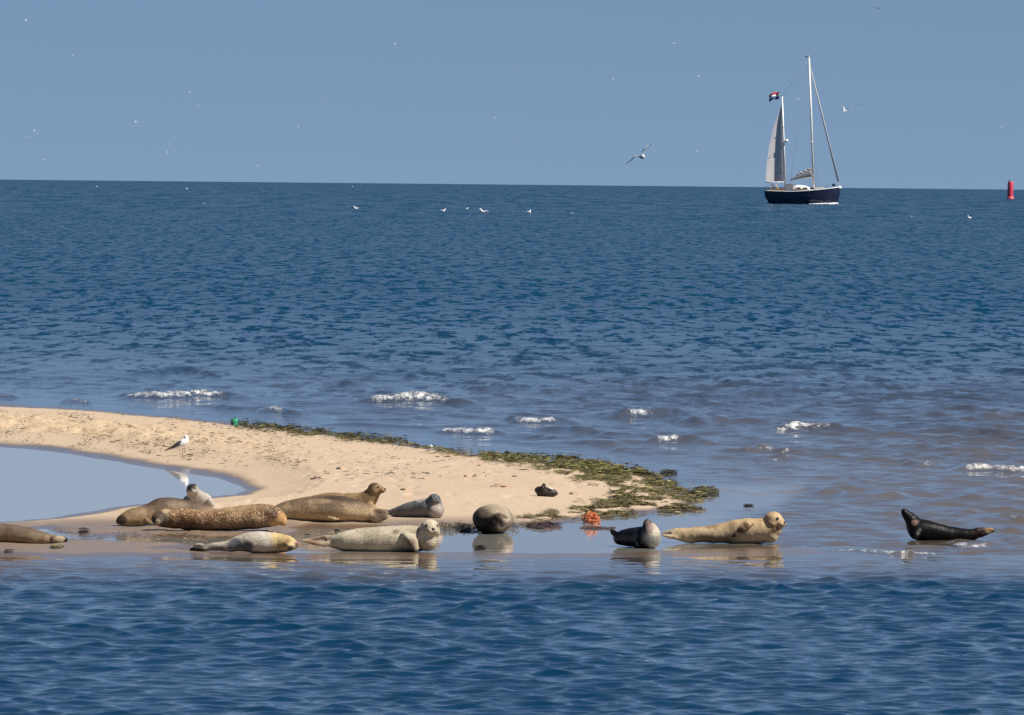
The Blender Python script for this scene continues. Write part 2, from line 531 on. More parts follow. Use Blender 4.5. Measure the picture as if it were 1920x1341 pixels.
# ------------------------------------------------------------------ sandbar
def build_sand():
    iv = np.linspace(1 / 88.0, 1 / 178.0, 390)
    rows = 1 / iv
    half = 960.0 / F
    us = np.concatenate([np.linspace(-3.2, -1.08, 40)[:-1], np.linspace(-1.08, 1.1, 620), np.linspace(1.1, 2.4, 16)[1:]]) * half
    U, D = np.meshgrid(us, rows)
    X = U * D; Y = D
    Z = terrain(X, Y)
    px, py = project(X, Y, 0.0)
    wet = 1 - smooth(.004, .040, Z + .02 * (fbm(X * 2, Y * .6, 3) - .5))
    # a long damp apron in front, along the channel
    wet = np.maximum(wet, .75 * smooth(972, 990, py) * (1 - smooth(300, 600, Z * 0 + px) * 0) * (1 - smooth(.05, .09, Z)))
    litter = smooth(910, 800, py) * smooth(1000, 400, px) * smooth(.06, .1, Z)
    me = grid_mesh('sandbar', X, Y, Z, {'wet': wet, 'litter': litter})
    m, nt, b, out = mat('sand')
    wa = attr(nt, 'wet').outputs['Fac']; la = attr(nt, 'litter').outputs['Fac']
    n = noise_n(nt, 1.6, 6, .6, None, (1, .4, 1)); n2 = noise_n(nt, 22.0, 4, .6, None, (1, .5, 1)); n3 = noise_n(nt, 7.0, 5, .7, None, (1, .35, 1))
    dry = mixc(nt, n.outputs[0], (.46, .352, .245), (.54, .43, .32))
    dry = mixc(nt, math_(nt, 'MULTIPLY', n2.outputs[0], .35), dry, (.36, .26, .16))
    gold = mixc(nt, math_(nt, 'MULTIPLY', la, .55), dry, (.50, .37, .225))
    spots = ramp(nt, n3.outputs[0], [(.60, (0, 0, 0)), (.66, (1, 1, 1))])
    gold = mixc(nt, math_(nt, 'MULTIPLY', spots.outputs[0], math_(nt, 'MULTIPLY', la, .5)), gold, (.22, .13, .06))
    wetc = mixc(nt, n.outputs[0], (.13, .088, .062), (.22, .155, .105))
    L(nt, mixc(nt, wa, gold, wetc), b.inputs['Base Color'])
    L(nt, math_(nt, 'MULTIPLY_ADD', wa, -.71, .85), b.inputs['Roughness'])
    L(nt, math_(nt, 'MULTIPLY_ADD', wa, .55, .1), b.inputs['Specular IOR Level'])
    bp = N(nt, 'ShaderNodeBump'); bp.inputs['Distance'].default_value = .02
    L(nt, math_(nt, 'MULTIPLY_ADD', wa, -.44, .5), bp.inputs['Strength'])
    L(nt, n2.outputs[0], bp.inputs['Height']); L(nt, bp.outputs[0], b.inputs['Normal'])
    me.materials.append(m)
    tag(link('sandbar', me), kind='structure')

build_sand()
build_sea()

# ------------------------------------------------------------------ seals
def coat_material(name, spot=0.0, spot_col=(.5, .4, .25), scale=30.0, rough=.55, thr=.52, dark=0.35):
    m, nt, b, out = mat(name)
    c = nt.nodes.new('ShaderNodeVertexColor'); c.layer_name = 'coat'
    n = noise_n(nt, scale, 3, .6); n2 = noise_n(nt, 7.0, 5, .6); n3 = noise_n(nt, 90.0, 3, .6, None, (.35, 1, 1))
    col = mixc(nt, math_(nt, 'MULTIPLY', n2.outputs[0], dark), c.outputs[0], mixc(nt, 1.0, c.outputs[0], (.35, .32, .30), 'MULTIPLY'))
    if spot:
        pv = noise_n(nt, 2.6, 3, .6)
        s = ramp(nt, math_(nt, 'MULTIPLY_ADD', pv.outputs[0], .36, math_(nt, 'ADD', n.outputs[0], -.18)), [(thr, (0, 0, 0)), (thr + .06, (1, 1, 1))])
        col = mixc(nt, math_(nt, 'MULTIPLY', s.outputs[0], math_(nt, 'MULTIPLY', c.outputs[1], spot)), col, spot_col)
    f = ramp(nt, n3.outputs[0], [(.3, (.68, .67, .66)), (.7, (1.18, 1.18, 1.18))])
    n4 = noise_n(nt, 3.2, 6, .68, None, (1, 1, 1.6))
    f4 = ramp(nt, n4.outputs[0], [(.32, (.62, .60, .58)), (.62, (1.08, 1.08, 1.08))])
    col = mixc(nt, 1.0, col, f4.outputs[0], 'MULTIPLY')
    col = mixc(nt, 1.0, col, f.outputs[0], 'MULTIPLY')
    L(nt, col, b.inputs['Base Color'])
    b.inputs['Roughness'].default_value = rough
    b.inputs['Specular IOR Level'].default_value = .2
    bp = N(nt, 'ShaderNodeBump'); bp.inputs['Strength'].default_value = .35; bp.inputs['Distance'].default_value = .012
    L(nt, n3.outputs[0], bp.inputs['Height']); L(nt, bp.outputs[0], b.inputs['Normal'])
    return m

EYE, _nt, _b, _o = mat('seal_eye'); _b.inputs['Base Color'].default_value = (.008, .006, .006, 1); _b.inputs['Roughness'].default_value = .28
NOSE = simple_mat('seal_nose', (.025, .02, .02), .35, .3, 60)

def unit(v):
    v = np.asarray(v, float); return v / np.linalg.norm(v)

def seal(label, base, body, coat, back, belly, side=(0, 1, 0), flippers=(), heads=(), lumps=(), marks=(), vox=.0115, name='seal', cat='seal', sink=.012, turn=None, keepz=None, belly_at=.45, smooth_it=8):
    """body: stations (px, py, depth m, half height px, half depth px); marks: (px, py, depth, radius px, colour, spot weight)
    base: photo pixel where it rests on the ground"""
    g = hit(*base); D = g[1]; pxm = D / F
    zg = max(float(terrain(g[0], g[1])), -.02)
    C = lambda px, py, dd: P(px, py, D + dd)
    mb = MB()
    st = [(C(a, b_, dd), rv * pxm, rh * pxm) for a, b_, dd, rv, rh in body]
    v, f = loft(st, 22, side, k=4); mb.add(v, f)
    for fl in flippers:
        sdv = fl['side']
        v, f = loft([(C(a, b_, dd), rw * pxm, rt * pxm) for a, b_, dd, rw, rt in fl['st']], 12, sdv, k=4); mb.add(v, f)
    for px, py, dd, rx, ry, rz in lumps:
        mb.ell(C(px, py, dd), (rx * pxm, ry * pxm, rz * pxm), nu=18, nv=12)
    faces = []
    for hd in heads:
        c = C(*hd['at']); r_ = hd['R'] * pxm
        fw = unit(hd['f']); up = np.array(hd.get('up', (0, 0, 1)), float); rt = unit(np.cross(fw, up)); up = np.cross(rt, fw)
        M = np.stack([fw, rt, up], 1)
        mz = hd.get('mz', 1.0)
        T = lambda a, s_, u: c + M @ (np.array([a, s_, u]) * r_)
        mb.ell(T(-.05, 0, .02), (1.05 * r_, 1.0 * r_, .88 * r_), nu=20, nv=14, rot=M)
        mb.ell(T(.45 * mz, 0, .02), (.72 * r_ * mz, .50 * r_, .48 * r_), nu=16, nv=10, rot=M)      # bridge
        for s_ in (-1, 1):
            mb.ell(T(.80 * mz, .25 * s_, -.28), (.50 * r_ * mz, .38 * r_, .36 * r_), nu=14, nv=10, rot=M)   # whisker pads
            mb.ell(T(.0, .50 * s_, -.38), (.75 * r_, .60 * r_, .62 * r_), nu=14, nv=10, rot=M)      # cheeks
            mb.ell(T(.45, .48 * s_, .36), (.24 * r_, .22 * r_, .14 * r_), nu=12, nv=8, rot=M)       # brow
        mb.ell(T(.55 * mz, 0, -.50), (.60 * r_ * mz, .44 * r_, .30 * r_), nu=14, nv=10, rot=M)      # chin
        for s_ in (-1, 1):
            faces.append(('eye', T(.66, .50 * s_, .20), (.16 * r_, .22 * r_, .21 * r_), M, EYE))
        faces.append(('nose', T(.80 * mz + .36 * mz, 0, -.10), (.14 * r_, .20 * r_, .15 * r_), M, NOSE))
        hd['T'] = T; hd['r'] = r_
    raw = mesh_from('raw', mb.v, mb.f)
    ob = link('raw', raw)
    md = ob.modifiers.new('r', 'REMESH'); md.mode = 'VOXEL'; md.voxel_size = vox
    ms = ob.modifiers.new('s', 'SMOOTH'); ms.factor = .5; ms.iterations = smooth_it
    dg = bpy.context.evaluated_depsgraph_get()
    me = bpy.data.meshes.new_from_object(ob.evaluated_get(dg), preserve_all_data_layers=False, depsgraph=dg)
    bpy.data.objects.remove(ob); bpy.data.meshes.remove(raw)
    n = len(me.vertices)
    co = np.empty(n * 3, np.float32); me.vertices.foreach_get('co', co); co = co.reshape(-1, 3).astype(float)
    nrm = np.empty(n * 3, np.float32); me.vertices.foreach_get('normal', nrm); nrm = nrm.reshape(-1, 3)
    # uneven blubber and creased skin
    q = co - np.array([g[0], g[1], zg]); sd_ = float(g[0]) * 7.3
    lo = fbm(q[:, 0] * 3.2 + sd_, q[:, 1] * 2.2 + q[:, 2] * 4.0, 2) - .5
    mid = fbm(q[:, 0] * 13 + sd_, q[:, 1] * 5 + q[:, 2] * 5.0, 3) - .5
    hk = np.ones(n)
    for hd in heads:
        hk *= smooth(.9, 1.9, np.linalg.norm(co - hd['T'](.3, 0, 0), axis=1) / hd['r'])
    co += nrm * ((lo * .046 + mid * .014) * (.12 + .88 * hk))[:, None]
    # it sags: the lower flanks spread sideways
    hh = np.clip(1 - (co[:, 2] - zg) / .17, 0, 1) ** 2 * .008 * hk
    co[:, 0] += nrm[:, 0] * hh * .5; co[:, 1] += nrm[:, 1] * hh
    # blubber settles on the ground: flatten and spread what would go below it
    gz = np.maximum(terrain(co[:, 0], co[:, 1]), -.03) if keepz is None else np.full(n, keepz)
    low = co[:, 2] < gz - sink
    co[low, 2] = gz[low] - sink
    # coat: pale below, dark above, then patches, a few of them painted shade
    zz = (co[:, 2] - zg); top = max(np.percentile(zz, 97), .05)
    wv = fbm(co[:, 0] * 6, co[:, 2] * 6 + co[:, 1] * 5, 3) - .5
    t = smooth(belly_at - .28, belly_at + .28, zz / top + .35 * wv)[:, None]
    colr = np.array(belly)[None, :] * (1 - t) + np.array(back)[None, :] * t
    spotw = .15 + .85 * t[:, 0]
    for mk in marks:
        px, py, dd, rad, cm, sw = mk[:6]
        ax = mk[6] if len(mk) > 6 else 1.0
        c = C(px, py, dd)
        dv = (co - c); dist = np.sqrt((dv[:, 0] / ax) ** 2 + (dv[:, 1] * .5) ** 2 + dv[:, 2] ** 2) / (rad * pxm)
        k = (1 - smooth(.55, 1.35, dist + 1.1 * wv))
        colr = colr * (1 - k[:, None]) + np.array(cm)[None, :] * k[:, None]
        if sw is not None: spotw = spotw * (1 - k) + sw * k
    for hd in heads:
        if 'face' in hd:
            c = hd['T'](.55, 0, 0); dist = np.linalg.norm(co - c, axis=1) / (hd['r'] * 1.15)
            k = (1 - smooth(.75, 1.15, dist + .3 * wv))[:, None]
            colr = colr * (1 - k) + np.array(hd['face'])[None, :] * k; spotw = spotw * (1 - k[:, 0]) + .2 * k[:, 0]
        for s_ in (-1, 1):                      # dark rings round the eyes
            dist = np.linalg.norm(co - hd['T'](.66, .5 * s_, .2), axis=1) / (hd['r'] * .40)
            k = (1 - smooth(.6, 1.2, dist))[:, None] * hd.get('ring', .65)
            colr = colr * (1 - k) + np.array((.03, .024, .02))[None, :] * k
        dist = np.linalg.norm(co - hd['T'](1.0, 0, -.42), axis=1) / (hd['r'] * .2)     # mouth
        k = (1 - smooth(.6, 1.2, dist))[:, None] * .6
        colr = colr * (1 - k) + np.array((.05, .035, .03))[None, :] * k
    root = empty(name, (g[0], g[1], zg))
    co -= np.array([g[0], g[1], zg])
    me.vertices.foreach_set('co', co.astype(np.float32).ravel())
    me.polygons.foreach_set('use_smooth', [True] * len(me.polygons))
    ca = me.color_attributes.new('coat', 'FLOAT_COLOR', 'POINT')
    ca.data.foreach_set('color', np.concatenate([colr, spotw[:, None]], 1).astype(np.float32).ravel())
    me.materials.clear(); me.materials.append(coat); me.update(); me.name = 'seal_body'
    link('body', me, None, root)
    for nm, c, r_, M, mt in faces:
        c = np.asarray(c) - np.array([g[0], g[1], zg])
        MB().ell((0, 0, 0), r_, nu=12, nv=8, rot=M).build(nm, mt, root, loc=tuple(c))
    tag(root, label, cat, 'seals hauled out on the sandbar')
    return root

def prof(pts, wide=1.05, dd=0.0):
    return [(a, b, dd if len(p_) == 0 else p_[0], r_, r_ * wide) for a, b, r_, *p_ in pts]

M_PLAIN = coat_material('plain_coat', 0.25, (.10, .085, .07), 26, .6, .58)
M_SPOT = coat_material('spotted_coat', .95, (.60, .43, .25), 58, .6, .52)
M_FLECK = coat_material('flecked_coat', .75, (.13, .09, .06), 48, .6, .50)
M_BLACK = coat_material('wet_black_coat', 0.2, (.03, .025, .02), 30, .42, .60)
M_BLACK.node_tree.nodes['Principled BSDF'].inputs['Specular IOR Level'].default_value = .16
M_CREAM = coat_material('cream_coat', 0.3, (.24, .18, .11), 22, .6, .60, .22)

# brown seal at the left edge, tail towards the right
seal('brown seal cut off by the left edge with its dark tail flippers pointing right', (50, 1019),
     prof([(-130, 1000, 10), (-95, 998, 17), (-55, 998, 20), (-10, 999, 20), (22, 1001, 18), (52, 1004, 15.5), (74, 1008, 12), (90, 1011, 9), (102, 1013, 7), (112, 1014, 5)]),
     M_PLAIN, (.15, .105, .075), (.30, .21, .125),
     flippers=[dict(side=(0, 1, 0), st=[(98, 1011, -.05, 5, 4), (108, 1011, -.06, 7, 3.5), (117, 1012, -.06, 7.5, 2.5), (121, 1014, -.06, 5, 2)]),
               dict(side=(0, 1, 0), st=[(104, 1012, .08, 5, 4), (114, 1011, .10, 7, 3.5), (122, 1013, .10, 6.5, 2.5), (125, 1016, .10, 4, 2)])],
     marks=[(112, 1012, -.06, 9, (.42, .34, .22), .1), (124, 1013, .10, 8, (.02, .015, .012), 0)])

# brown seal resting its head on the sand, facing left
seal('brown seal with dark back and snout on the sand, facing left toward the lagoon', (290, 985),
     prof([(221, 980, 3, -.22), (227, 976, 8, -.2), (238, 972, 13, -.16), (250, 968, 16.5, -.12), (267, 966, 18, -.05), (287, 962, 22, 0), (306, 958, 25.5, .05), (326, 957, 25, .1), (352, 959, 23, .18), (382, 964, 18, .25), (407, 968, 13, .3), (432, 972, 9, .34), (452, 976, 5, .36)]),
     M_FLECK, (.12, .08, .06), (.34, .24, .13), belly_at=.62,
     marks=[(229, 975, -.25, 10, (.05, .036, .028), 0), (345, 946, -.1, 16, (.23, .165, .105), .6, 1.8)],
     flippers=[dict(side=(0, 1, 0), st=[(272, 974, -.22, 6, 5), (282, 980, -.27, 6, 3), (294, 983, -.27, 4, 2)])])

# small grey seal with dark head, behind
seal('pale seal with a dark grey face looking over the back of the brown seal', (371, 951),
     [(376, 946, .85, 7, 9), (374, 944, .6, 12, 18), (371, 941, .3, 16, 26), (370, 939, .08, 17, 28), (367, 932, -.02, 14, 19), (363, 923, -.07, 11, 13), (362, 917, -.08, 9, 10)],
     M_PLAIN, (.50, .46, .39), (.52, .48, .42), side=(1, 0, 0),
     heads=[dict(at=(361, 917, -.1), R=11.5, f=(-.22, -1, -.08), face=(.055, .05, .05), mz=.9)],
     flippers=[dict(side=(0, 1, 0), st=[(390, 938, -.05, 5, 4), (396, 944, -.08, 5, 2.5), (399, 950, -.08, 3, 2)])],
     marks=[(345, 938, 0, 13, (.16, .17, .19), .2), (372, 938, -.25, 5, (.16, .14, .12), .2), (358, 909, -.08, 12, (.07, .065, .065), .1)])

# dark spotted seal in the middle of the heap
seal('dark brown seal with dense tan spots lying in front of the brown heap, head left', (400, 995),
     prof([(288, 978, 5, -.1), (293, 975, 11, -.08), (301, 972, 15.5, -.04), (314, 972, 17, 0), (333, 974, 18.5), (358, 975, 20), (392, 975, 20.5), (422, 973, 22.5), (447, 971, 24), (477, 969, 23), (506, 969, 20), (522, 971, 16), (531, 974, 10), (536, 978, 5)]),
     M_SPOT, (.20, .105, .05), (.085, .05, .035), belly_at=.35,
     flippers=[dict(side=(0, 1, 0), st=[(524, 976, 0, 9, 5), (532, 981, -.05, 8, 3.5), (538, 986, -.06, 4, 2)])],
     lumps=[(296, 977, -.14, 9, 9, 7)],
     marks=[(300, 975, -.1, 17, (.075, .052, .04), .2), (296, 979, -.16, 5, (.50, .40, .28), 0), (291, 974, -.12, 5, (.02, .015, .012), 0), (309, 971, -.2, 3, (.36, .27, .19), 0, 2), (305, 961, -.16, 3.5, (.02, .015, .012), 0, 1.6), (311, 956, -.05, 6, (.42, .32, .2), 0),
            (524, 979, -.1, 17, (.60, .33, .13), .5), (510, 962, -.1, 13, (.07, .03, .015), .3), (440, 951, -.1, 12, (.36, .25, .13), .6, 5)])

# big grey-brown flecked seal, tail towards the right
seal('grey brown seal with flecked flank and pale belly, its tail flippers to the right', (620, 979),
     prof([(494, 970, 7), (515, 964, 13), (543, 960, 18), (575, 956, 22), (606, 954, 25), (636, 954, 25), (662, 957, 21.5), (686, 961, 17), (701, 965, 13), (712, 968, 9)]),
     M_FLECK, (.19, .13, .08), (.58, .43, .25), belly_at=.55,
     flippers=[dict(side=(0, 1, 0), st=[(700, 962, -.05, 7, 5), (711, 961, -.08, 8, 4), (722, 962, -.08, 6, 2.5), (728, 963, -.08, 3, 2)]),
               dict(side=(0, 1, 0), st=[(698, 970, -.08, 7, 5), (708, 972, -.12, 7, 4), (719, 970, -.12, 5, 2.5), (726, 968, -.12, 3, 2)]),
               dict(side=(0, 1, 0), st=[(614, 970, -.2, 3, 3), (626, 973, -.24, 4, 2.5), (637, 974, -.24, 2, 1.5)])],
     marks=[(715, 967, -.1, 13, (.12, .075, .05), .2), (650, 935, -.05, 8, (.085, .058, .042), .3, 7), (600, 941, -.1, 5, (.42, .31, .19), .1, 6)])

# brown seal behind it with its head up
seal('light brown seal lying behind the flecked seal with its head raised to the right', (640, 968),
     prof([(510, 958, 5, .15), (535, 952, 9, .15), (562, 949, 14, .15), (592, 948, 20, .15), (622, 947, 23, .12), (652, 947, 23, .1), (676, 944, 22, .05), (691, 935, 18, .0), (699, 925, 15, -.03), (702, 918, 12, -.05)]),
     M_PLAIN, (.36, .235, .12), (.48, .34, .19),
     heads=[dict(at=(703, 916.5, -.05), R=13, f=(.93, -.36, .05), mz=1.35, ring=.75)],
     flippers=[dict(side=(0, 1, 0), st=[(690, 945, -.1, 6, 5), (702, 955, -.12, 6, 3), (712, 963, -.12, 4, 2)])],
     marks=[(701, 907, -.05, 9, (.12, .075, .05), .3), (712, 934, -.1, 8, (.40, .30, .19), 0)])

# grey seal with raised head
seal('blue grey seal with raised head facing the camera at the right end of the heap', (785, 970),
     [(722, 958, .12, 3, 3), (731, 960, .1, 6, 6), (744, 959, .08, 10, 11), (762, 956, .04, 14, 15), (782, 953, 0, 17, 17), (799, 952, -.05, 18, 18), (811, 949, -.1, 17, 17), (815, 941, -.13, 13, 13), (815, 935, -.13, 11, 11)],
     M_PLAIN, (.15, .165, .175), (.20, .19, .185),
     lumps=[(815, 954, -.12, 16, 16, 19), (811, 944, -.1, 13, 13, 12)],
     heads=[dict(at=(814, 937, -.13), R=12.5, f=(.28, -.95, .14), face=(.52, .47, .42), mz=1.05, ring=.9)],
     flippers=[
               dict(side=(0, .3, 1), st=[(730, 959, .1, 5, 3), (722, 957, .1, 5, 2), (716, 955, .1, 3, 1.5)])],
     marks=[(820, 958, -.2, 13, (.42, .36, .32), .1), (812, 923, -.1, 7, (.13, .13, .135), .1, 1.5), (792, 936, 0, 6, (.24, .26, .26), .2, 3)])

# pale seal lying in front, head to the right
seal('pale grey seal with golden head lying flat at the water edge, facing right', (460, 1037),
     prof([(366, 1030, 4), (378, 1029, 6), (393, 1027, 8), (411, 1025, 10.5), (431, 1023, 13.5), (452, 1019, 17), (476, 1017, 20), (501, 1017, 20), (521, 1017, 19), (535, 1018, 16.5, -.03), (545, 1020, 12.5, -.06), (552, 1021, 7.5, -.08), (559, 1020.5, 2.5, -.09)]),
     M_CREAM, (.55, .50, .41), (.44, .39, .32), belly_at=.3,
     flippers=[dict(side=(0, .3, 1), st=[(384, 1025, .08, 5, 3), (374, 1022, .1, 6, 2.2), (365, 1023, .1, 5, 1.8), (361, 1025, .1, 3, 1.5)]),
               dict(side=(0, .5, 1), st=[(384, 1030, -.06, 6, 5), (371, 1030, -.1, 9, 4), (361, 1031, -.1, 8, 3), (356, 1033, -.1, 4, 2)])],
     lumps=[(543, 1024, -.1, 8, 10, 7)],
     marks=[(366, 1034, -.1, 17, (.022, .022, .024), 0, 1.8), (440, 1024, -.1, 13, (.15, .155, .165), .3, 1.2), (464, 1026, -.15, 12, (.11, .11, .115), .3), (405, 1031, -.1, 9, (.13, .13, .135), .2, 2),
            (532, 1010, -.05, 24, (.64, .48, .23), .5), (540, 1014, -.1, 5, (.40, .25, .10), .3), (531, 1022, -.15, 5, (.30, .20, .09), .3), (557, 1020, -.12, 4, (.20, .10, .07), 0), (545, 1029, -.15, 6, (.10, .07, .045), 0), (522, 1026, -.15, 7, (.40, .29, .13), .3)])

# cream seal on its side, face to the camera
seal('large cream seal lying on its side in shallow water with its face to the camera', (700, 1034),
     prof([(610, 1015, 6, .05), (624, 1015, 13, .03), (645, 1014, 19), (671, 1012, 22), (702, 1011, 24), (736, 1010, 25), (766, 1009, 25), (786, 1008, 24, -.02), (798, 1005, 22, -.05), (805, 998, 20, -.08), (806, 991, 17, -.1)]),
     M_CREAM, (.56, .49, .36), (.36, .30, .22), belly_at=.3,
     lumps=[(802, 1010, -.1, 18, 19, 23), (800, 999, -.06, 19, 17, 17)],
     heads=[dict(at=(806, 990, -.12), R=18.5, f=(.30, -.95, .02), face=(.44, .35, .245), mz=1.0, ring=.9)],
     flippers=[dict(side=(0, 1, .0), st=[(626, 1008, .05, 7, 5), (606, 1007, .06, 6, 3.5), (584, 1011, .06, 5, 2.5), (564, 1014, .06, 2.5, 1.5)]),
               dict(side=(0, 1, .0), st=[(622, 1020, -.02, 7, 5), (602, 1019, -.05, 5.5, 3.5), (582, 1016, -.05, 4, 2.5), (565, 1014, -.05, 2, 1.5)]),
               dict(side=(.6, -.6, .2), st=[(757, 1002, -.13, 8, 4), (767, 1006, -.19, 10, 4), (775, 1016, -.21, 10, 3.5), (780, 1026, -.2, 8, 3), (782, 1033, -.19, 5, 2)])],
     marks=[(772, 1017, -.21, 14, (.17, .125, .09), .1), (742, 996, -.15, 6, (.28, .20, .13), .2), (600, 1020, -.05, 14, (.40, .22, .15), 0, 2) , (610, 1024, -.05, 9, (.09, .06, .04), 0)])

# round seal seen end-on
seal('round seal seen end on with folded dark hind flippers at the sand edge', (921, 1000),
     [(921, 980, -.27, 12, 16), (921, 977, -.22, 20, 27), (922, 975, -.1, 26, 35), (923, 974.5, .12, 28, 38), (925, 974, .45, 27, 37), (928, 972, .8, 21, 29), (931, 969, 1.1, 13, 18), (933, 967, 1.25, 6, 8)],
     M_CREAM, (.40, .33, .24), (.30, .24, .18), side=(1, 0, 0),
     flippers=[dict(side=(0, -1, .2), st=[(929, 966, -.2, 8, 6), (936, 973, -.34, 9, 6), (945, 978, -.38, 6, 4), (956, 973, -.34, 3, 2)]),
               dict(side=(0, -1, .2), st=[(927, 973, -.24, 7, 5), (931, 982, -.36, 8, 5), (937, 988, -.37, 5, 3), (946, 987, -.34, 3, 2)])],
     marks=[(936, 977, -.33, 15, (.045, .024, .018), .1, 1.2), (893, 988, -.15, 40, (.009, .008, .009), .02, .8), (912, 1000, -.15, 26, (.010, .008, .008), .02, 1.5), (914, 986, -.25, 20, (.010, .009, .009), .02), (928, 952, .1, 12, (.50, .42, .30), .1, 2)])  # near-black left and pale top: shaded and lit sides painted into the coat

# black seal throwing its head back
seal('black seal with grey chest stretching its muzzle straight up in the shallows', (1212, 1027),
     [(1155, 1006, .32, 8, 6), (1163, 1008, .28, 13, 11), (1175, 1008, .2, 15, 14), (1189, 1008, .1, 17, 17), (1204, 1009, 0, 20, 20), (1215, 1009, -.13, 21, 23), (1219, 1003, -.19, 19, 20), (1218, 995, -.19, 15, 16), (1216, 987, -.17, 10.5, 11), (1215, 981, -.15, 8, 8.5)],
     M_BLACK, (.012, .012, .014), (.014, .014, .016), side=(.6, .8, 0),
     heads=[dict(at=(1214, 982, -.15), R=8.2, f=(-.12, -.42, .9), up=(0, .9, .42), face=(.24, .17, .14), mz=1.0, ring=.8)],
     flippers=[dict(side=(.2, 1, .0), st=[(1158, 1003, .3, 5, 4), (1151, 999, .32, 6, 2.5), (1147, 995, .33, 4, 2), (1146, 992, .33, 2, 1.5)]),
               dict(side=(0, 1, 0), st=[(1200, 1010, -.16, 6, 4), (1196, 1019, -.24, 6, 3), (1195, 1027, -.25, 4, 2)])],
     marks=[(1231, 1010, -.25, 22, (.40, .38, .34), .1), (1229, 993, -.25, 12, (.66, .60, .48), 0), (1219, 989, -.3, 8, (.40, .31, .27), 0), (1214, 979, -.25, 6, (.26, .18, .15), 0)])

# golden seal, head up
seal('golden tan seal with raised head facing right, lying in the shallow water', (1370, 1019),
     prof([(1258, 1003, 5), (1276, 1004, 12), (1300, 1004, 16), (1330, 1002, 18), (1361, 1000, 20), (1391, 998, 22.5), (1416, 996, 24), (1436, 994, 24, -.02), (1448, 990, 20, -.05), (1451, 983, 16, -.06), (1451, 978, 13, -.07)]),
     M_CREAM, (.56, .41, .235), (.55, .44, .29), belly_at=.4,
     heads=[dict(at=(1451, 974.5, -.07), R=17.5, f=(.87, -.48, -.14), mz=1.1, ring=.7, face=(.50, .37, .22))],
     flippers=[dict(side=(0, 1, .0), st=[(1284, 997, .03, 7, 5), (1268, 996, .04, 6, 3.5), (1252, 998, .04, 4, 2.5), (1239, 1000, .04, 2.5, 1.5)]),
               dict(side=(0, 1, .0), st=[(1278, 1009, -.04, 6, 5), (1264, 1008, -.06, 4.5, 3.5), (1250, 1005, -.06, 3, 2.5), (1240, 1003, -.06, 1.5, 1.5)]),
               dict(side=(.3, -1, .5), st=[(1412, 978, -.12, 4, 3), (1401, 983, -.2, 6, 3.5), (1389, 993, -.23, 5.5, 3), (1378, 1003, -.21, 4, 2.5), (1369, 1011, -.19, 2, 1.5)])],
     lumps=[(1446, 1003, -.05, 14, 19, 17), (1443, 984, -.04, 17, 18, 18)],
     marks=[(1388, 994, -.23, 7, (.09, .045, .022), 0), (1376, 1005, -.21, 6, (.08, .042, .02), 0), (1398, 985, -.22, 6, (.12, .06, .03), 0), (1453, 992, -.15, 8, (.20, .12, .06), 0), (1315, 1012, -.1, 8, (.22, .16, .10), .1, 6), (1320, 984, -.05, 6, (.34, .22, .13), .1, 6), (1270, 1009, -.05, 6, (.10, .06, .035), 0, 1.6), (1273, 1005, -.1, 4, (.05, .03, .02), 0)])  # flipper diagonal with painted shadow line; dark low flank is painted underside shade

# black seal at the right
seal('black wet seal bent like a banana, head up, alone in the surf', (1765, 1012),
     prof([(1692.5, 956, 3.5, -.05), (1696, 960, 6.5, -.04), (1702, 967, 9.5, -.02), (1708, 974, 12), (1714, 983, 16), (1721, 991, 19.5), (1733, 994, 19), (1752, 997, 17), (1776, 1001, 13.5), (1801, 1002, 11.5), (1820, 1002, 10), (1834, 1000, 8)], 1.15),
     M_BLACK, (.010, .009, .009), (.009, .008, .008),
     flippers=[dict(side=(0, 1, 0), st=[(1828, 998, 0, 7, 4), (1842, 995, .02, 6, 3), (1856, 994, .02, 4, 2), (1863, 992, .02, 2, 1.5)]),
               dict(side=(0, 1, 0), st=[(1826, 1004, -.04, 6, 4), (1841, 1001, -.07, 5, 3), (1856, 998, -.07, 4, 2), (1867, 996, -.07, 2.5, 1.5)]),
               dict(side=(0, 1, 0), st=[(1722, 996, -.13, 6, 4), (1719, 1004, -.19, 6, 3), (1716, 1012, -.2, 4, 2)])],
     marks=[(1715, 980, -.12, 5.5, (.20, .13, .10), 0), (1855, 993, .02, 8, (.36, .22, .10), 0, 1.6), (1835, 1003, -.05, 11, (.035, .018, .012), 0)])

# ------------------------------------------------------------------ sailing boat, far out
WHITE = simple_mat('white_paint', (.78, .78, .76), .35, .05, 2)
MASTM = simple_mat('pale_mast', (.80, .79, .76), .35, .05, 1)
NAVY = simple_mat('navy_hull', (.012, .016, .045), .25, .1, 1)
TEAK = simple_mat('teak_deck', (.30, .21, .12), .6, .2, 6)
SAIL, _nt, _b, _o = mat('sailcloth')
_b.inputs['Base Color'].default_value = (.60, .59, .60, 1); _b.inputs['Roughness'].default_value = .85; _b.inputs['Specular IOR Level'].default_value = .1
_tr = N(_nt, 'ShaderNodeBsdfTranslucent'); _tr.inputs[0].default_value = (.46, .47, .48, 1)
_mx = N(_nt, 'ShaderNodeMixShader'); _mx.inputs[0].default_value = .32
L(_nt, _b.outputs[0], _mx.inputs[1]); L(_nt, _tr.outputs[0], _mx.inputs[2]); L(_nt, _mx.outputs[0], _o.inputs[0])
COVER = simple_mat('sail_cover', (.30, .31, .33), .8, .1, 2)
WINDOW = simple_mat('dark_window', (.02, .025, .03), .1, .1, 2)
STEEL = simple_mat('steel_wire', (.30, .31, .33), .7, .1, 3, spec=.1)
RED = simple_mat('flag_red', (.45, .03, .035), .7, .1, 2)
FWHITE = simple_mat('flag_white', (.75, .75, .75), .7, .05, 2)
BLUE = simple_mat('flag_blue', (.03, .06, .22), .7, .1, 2)

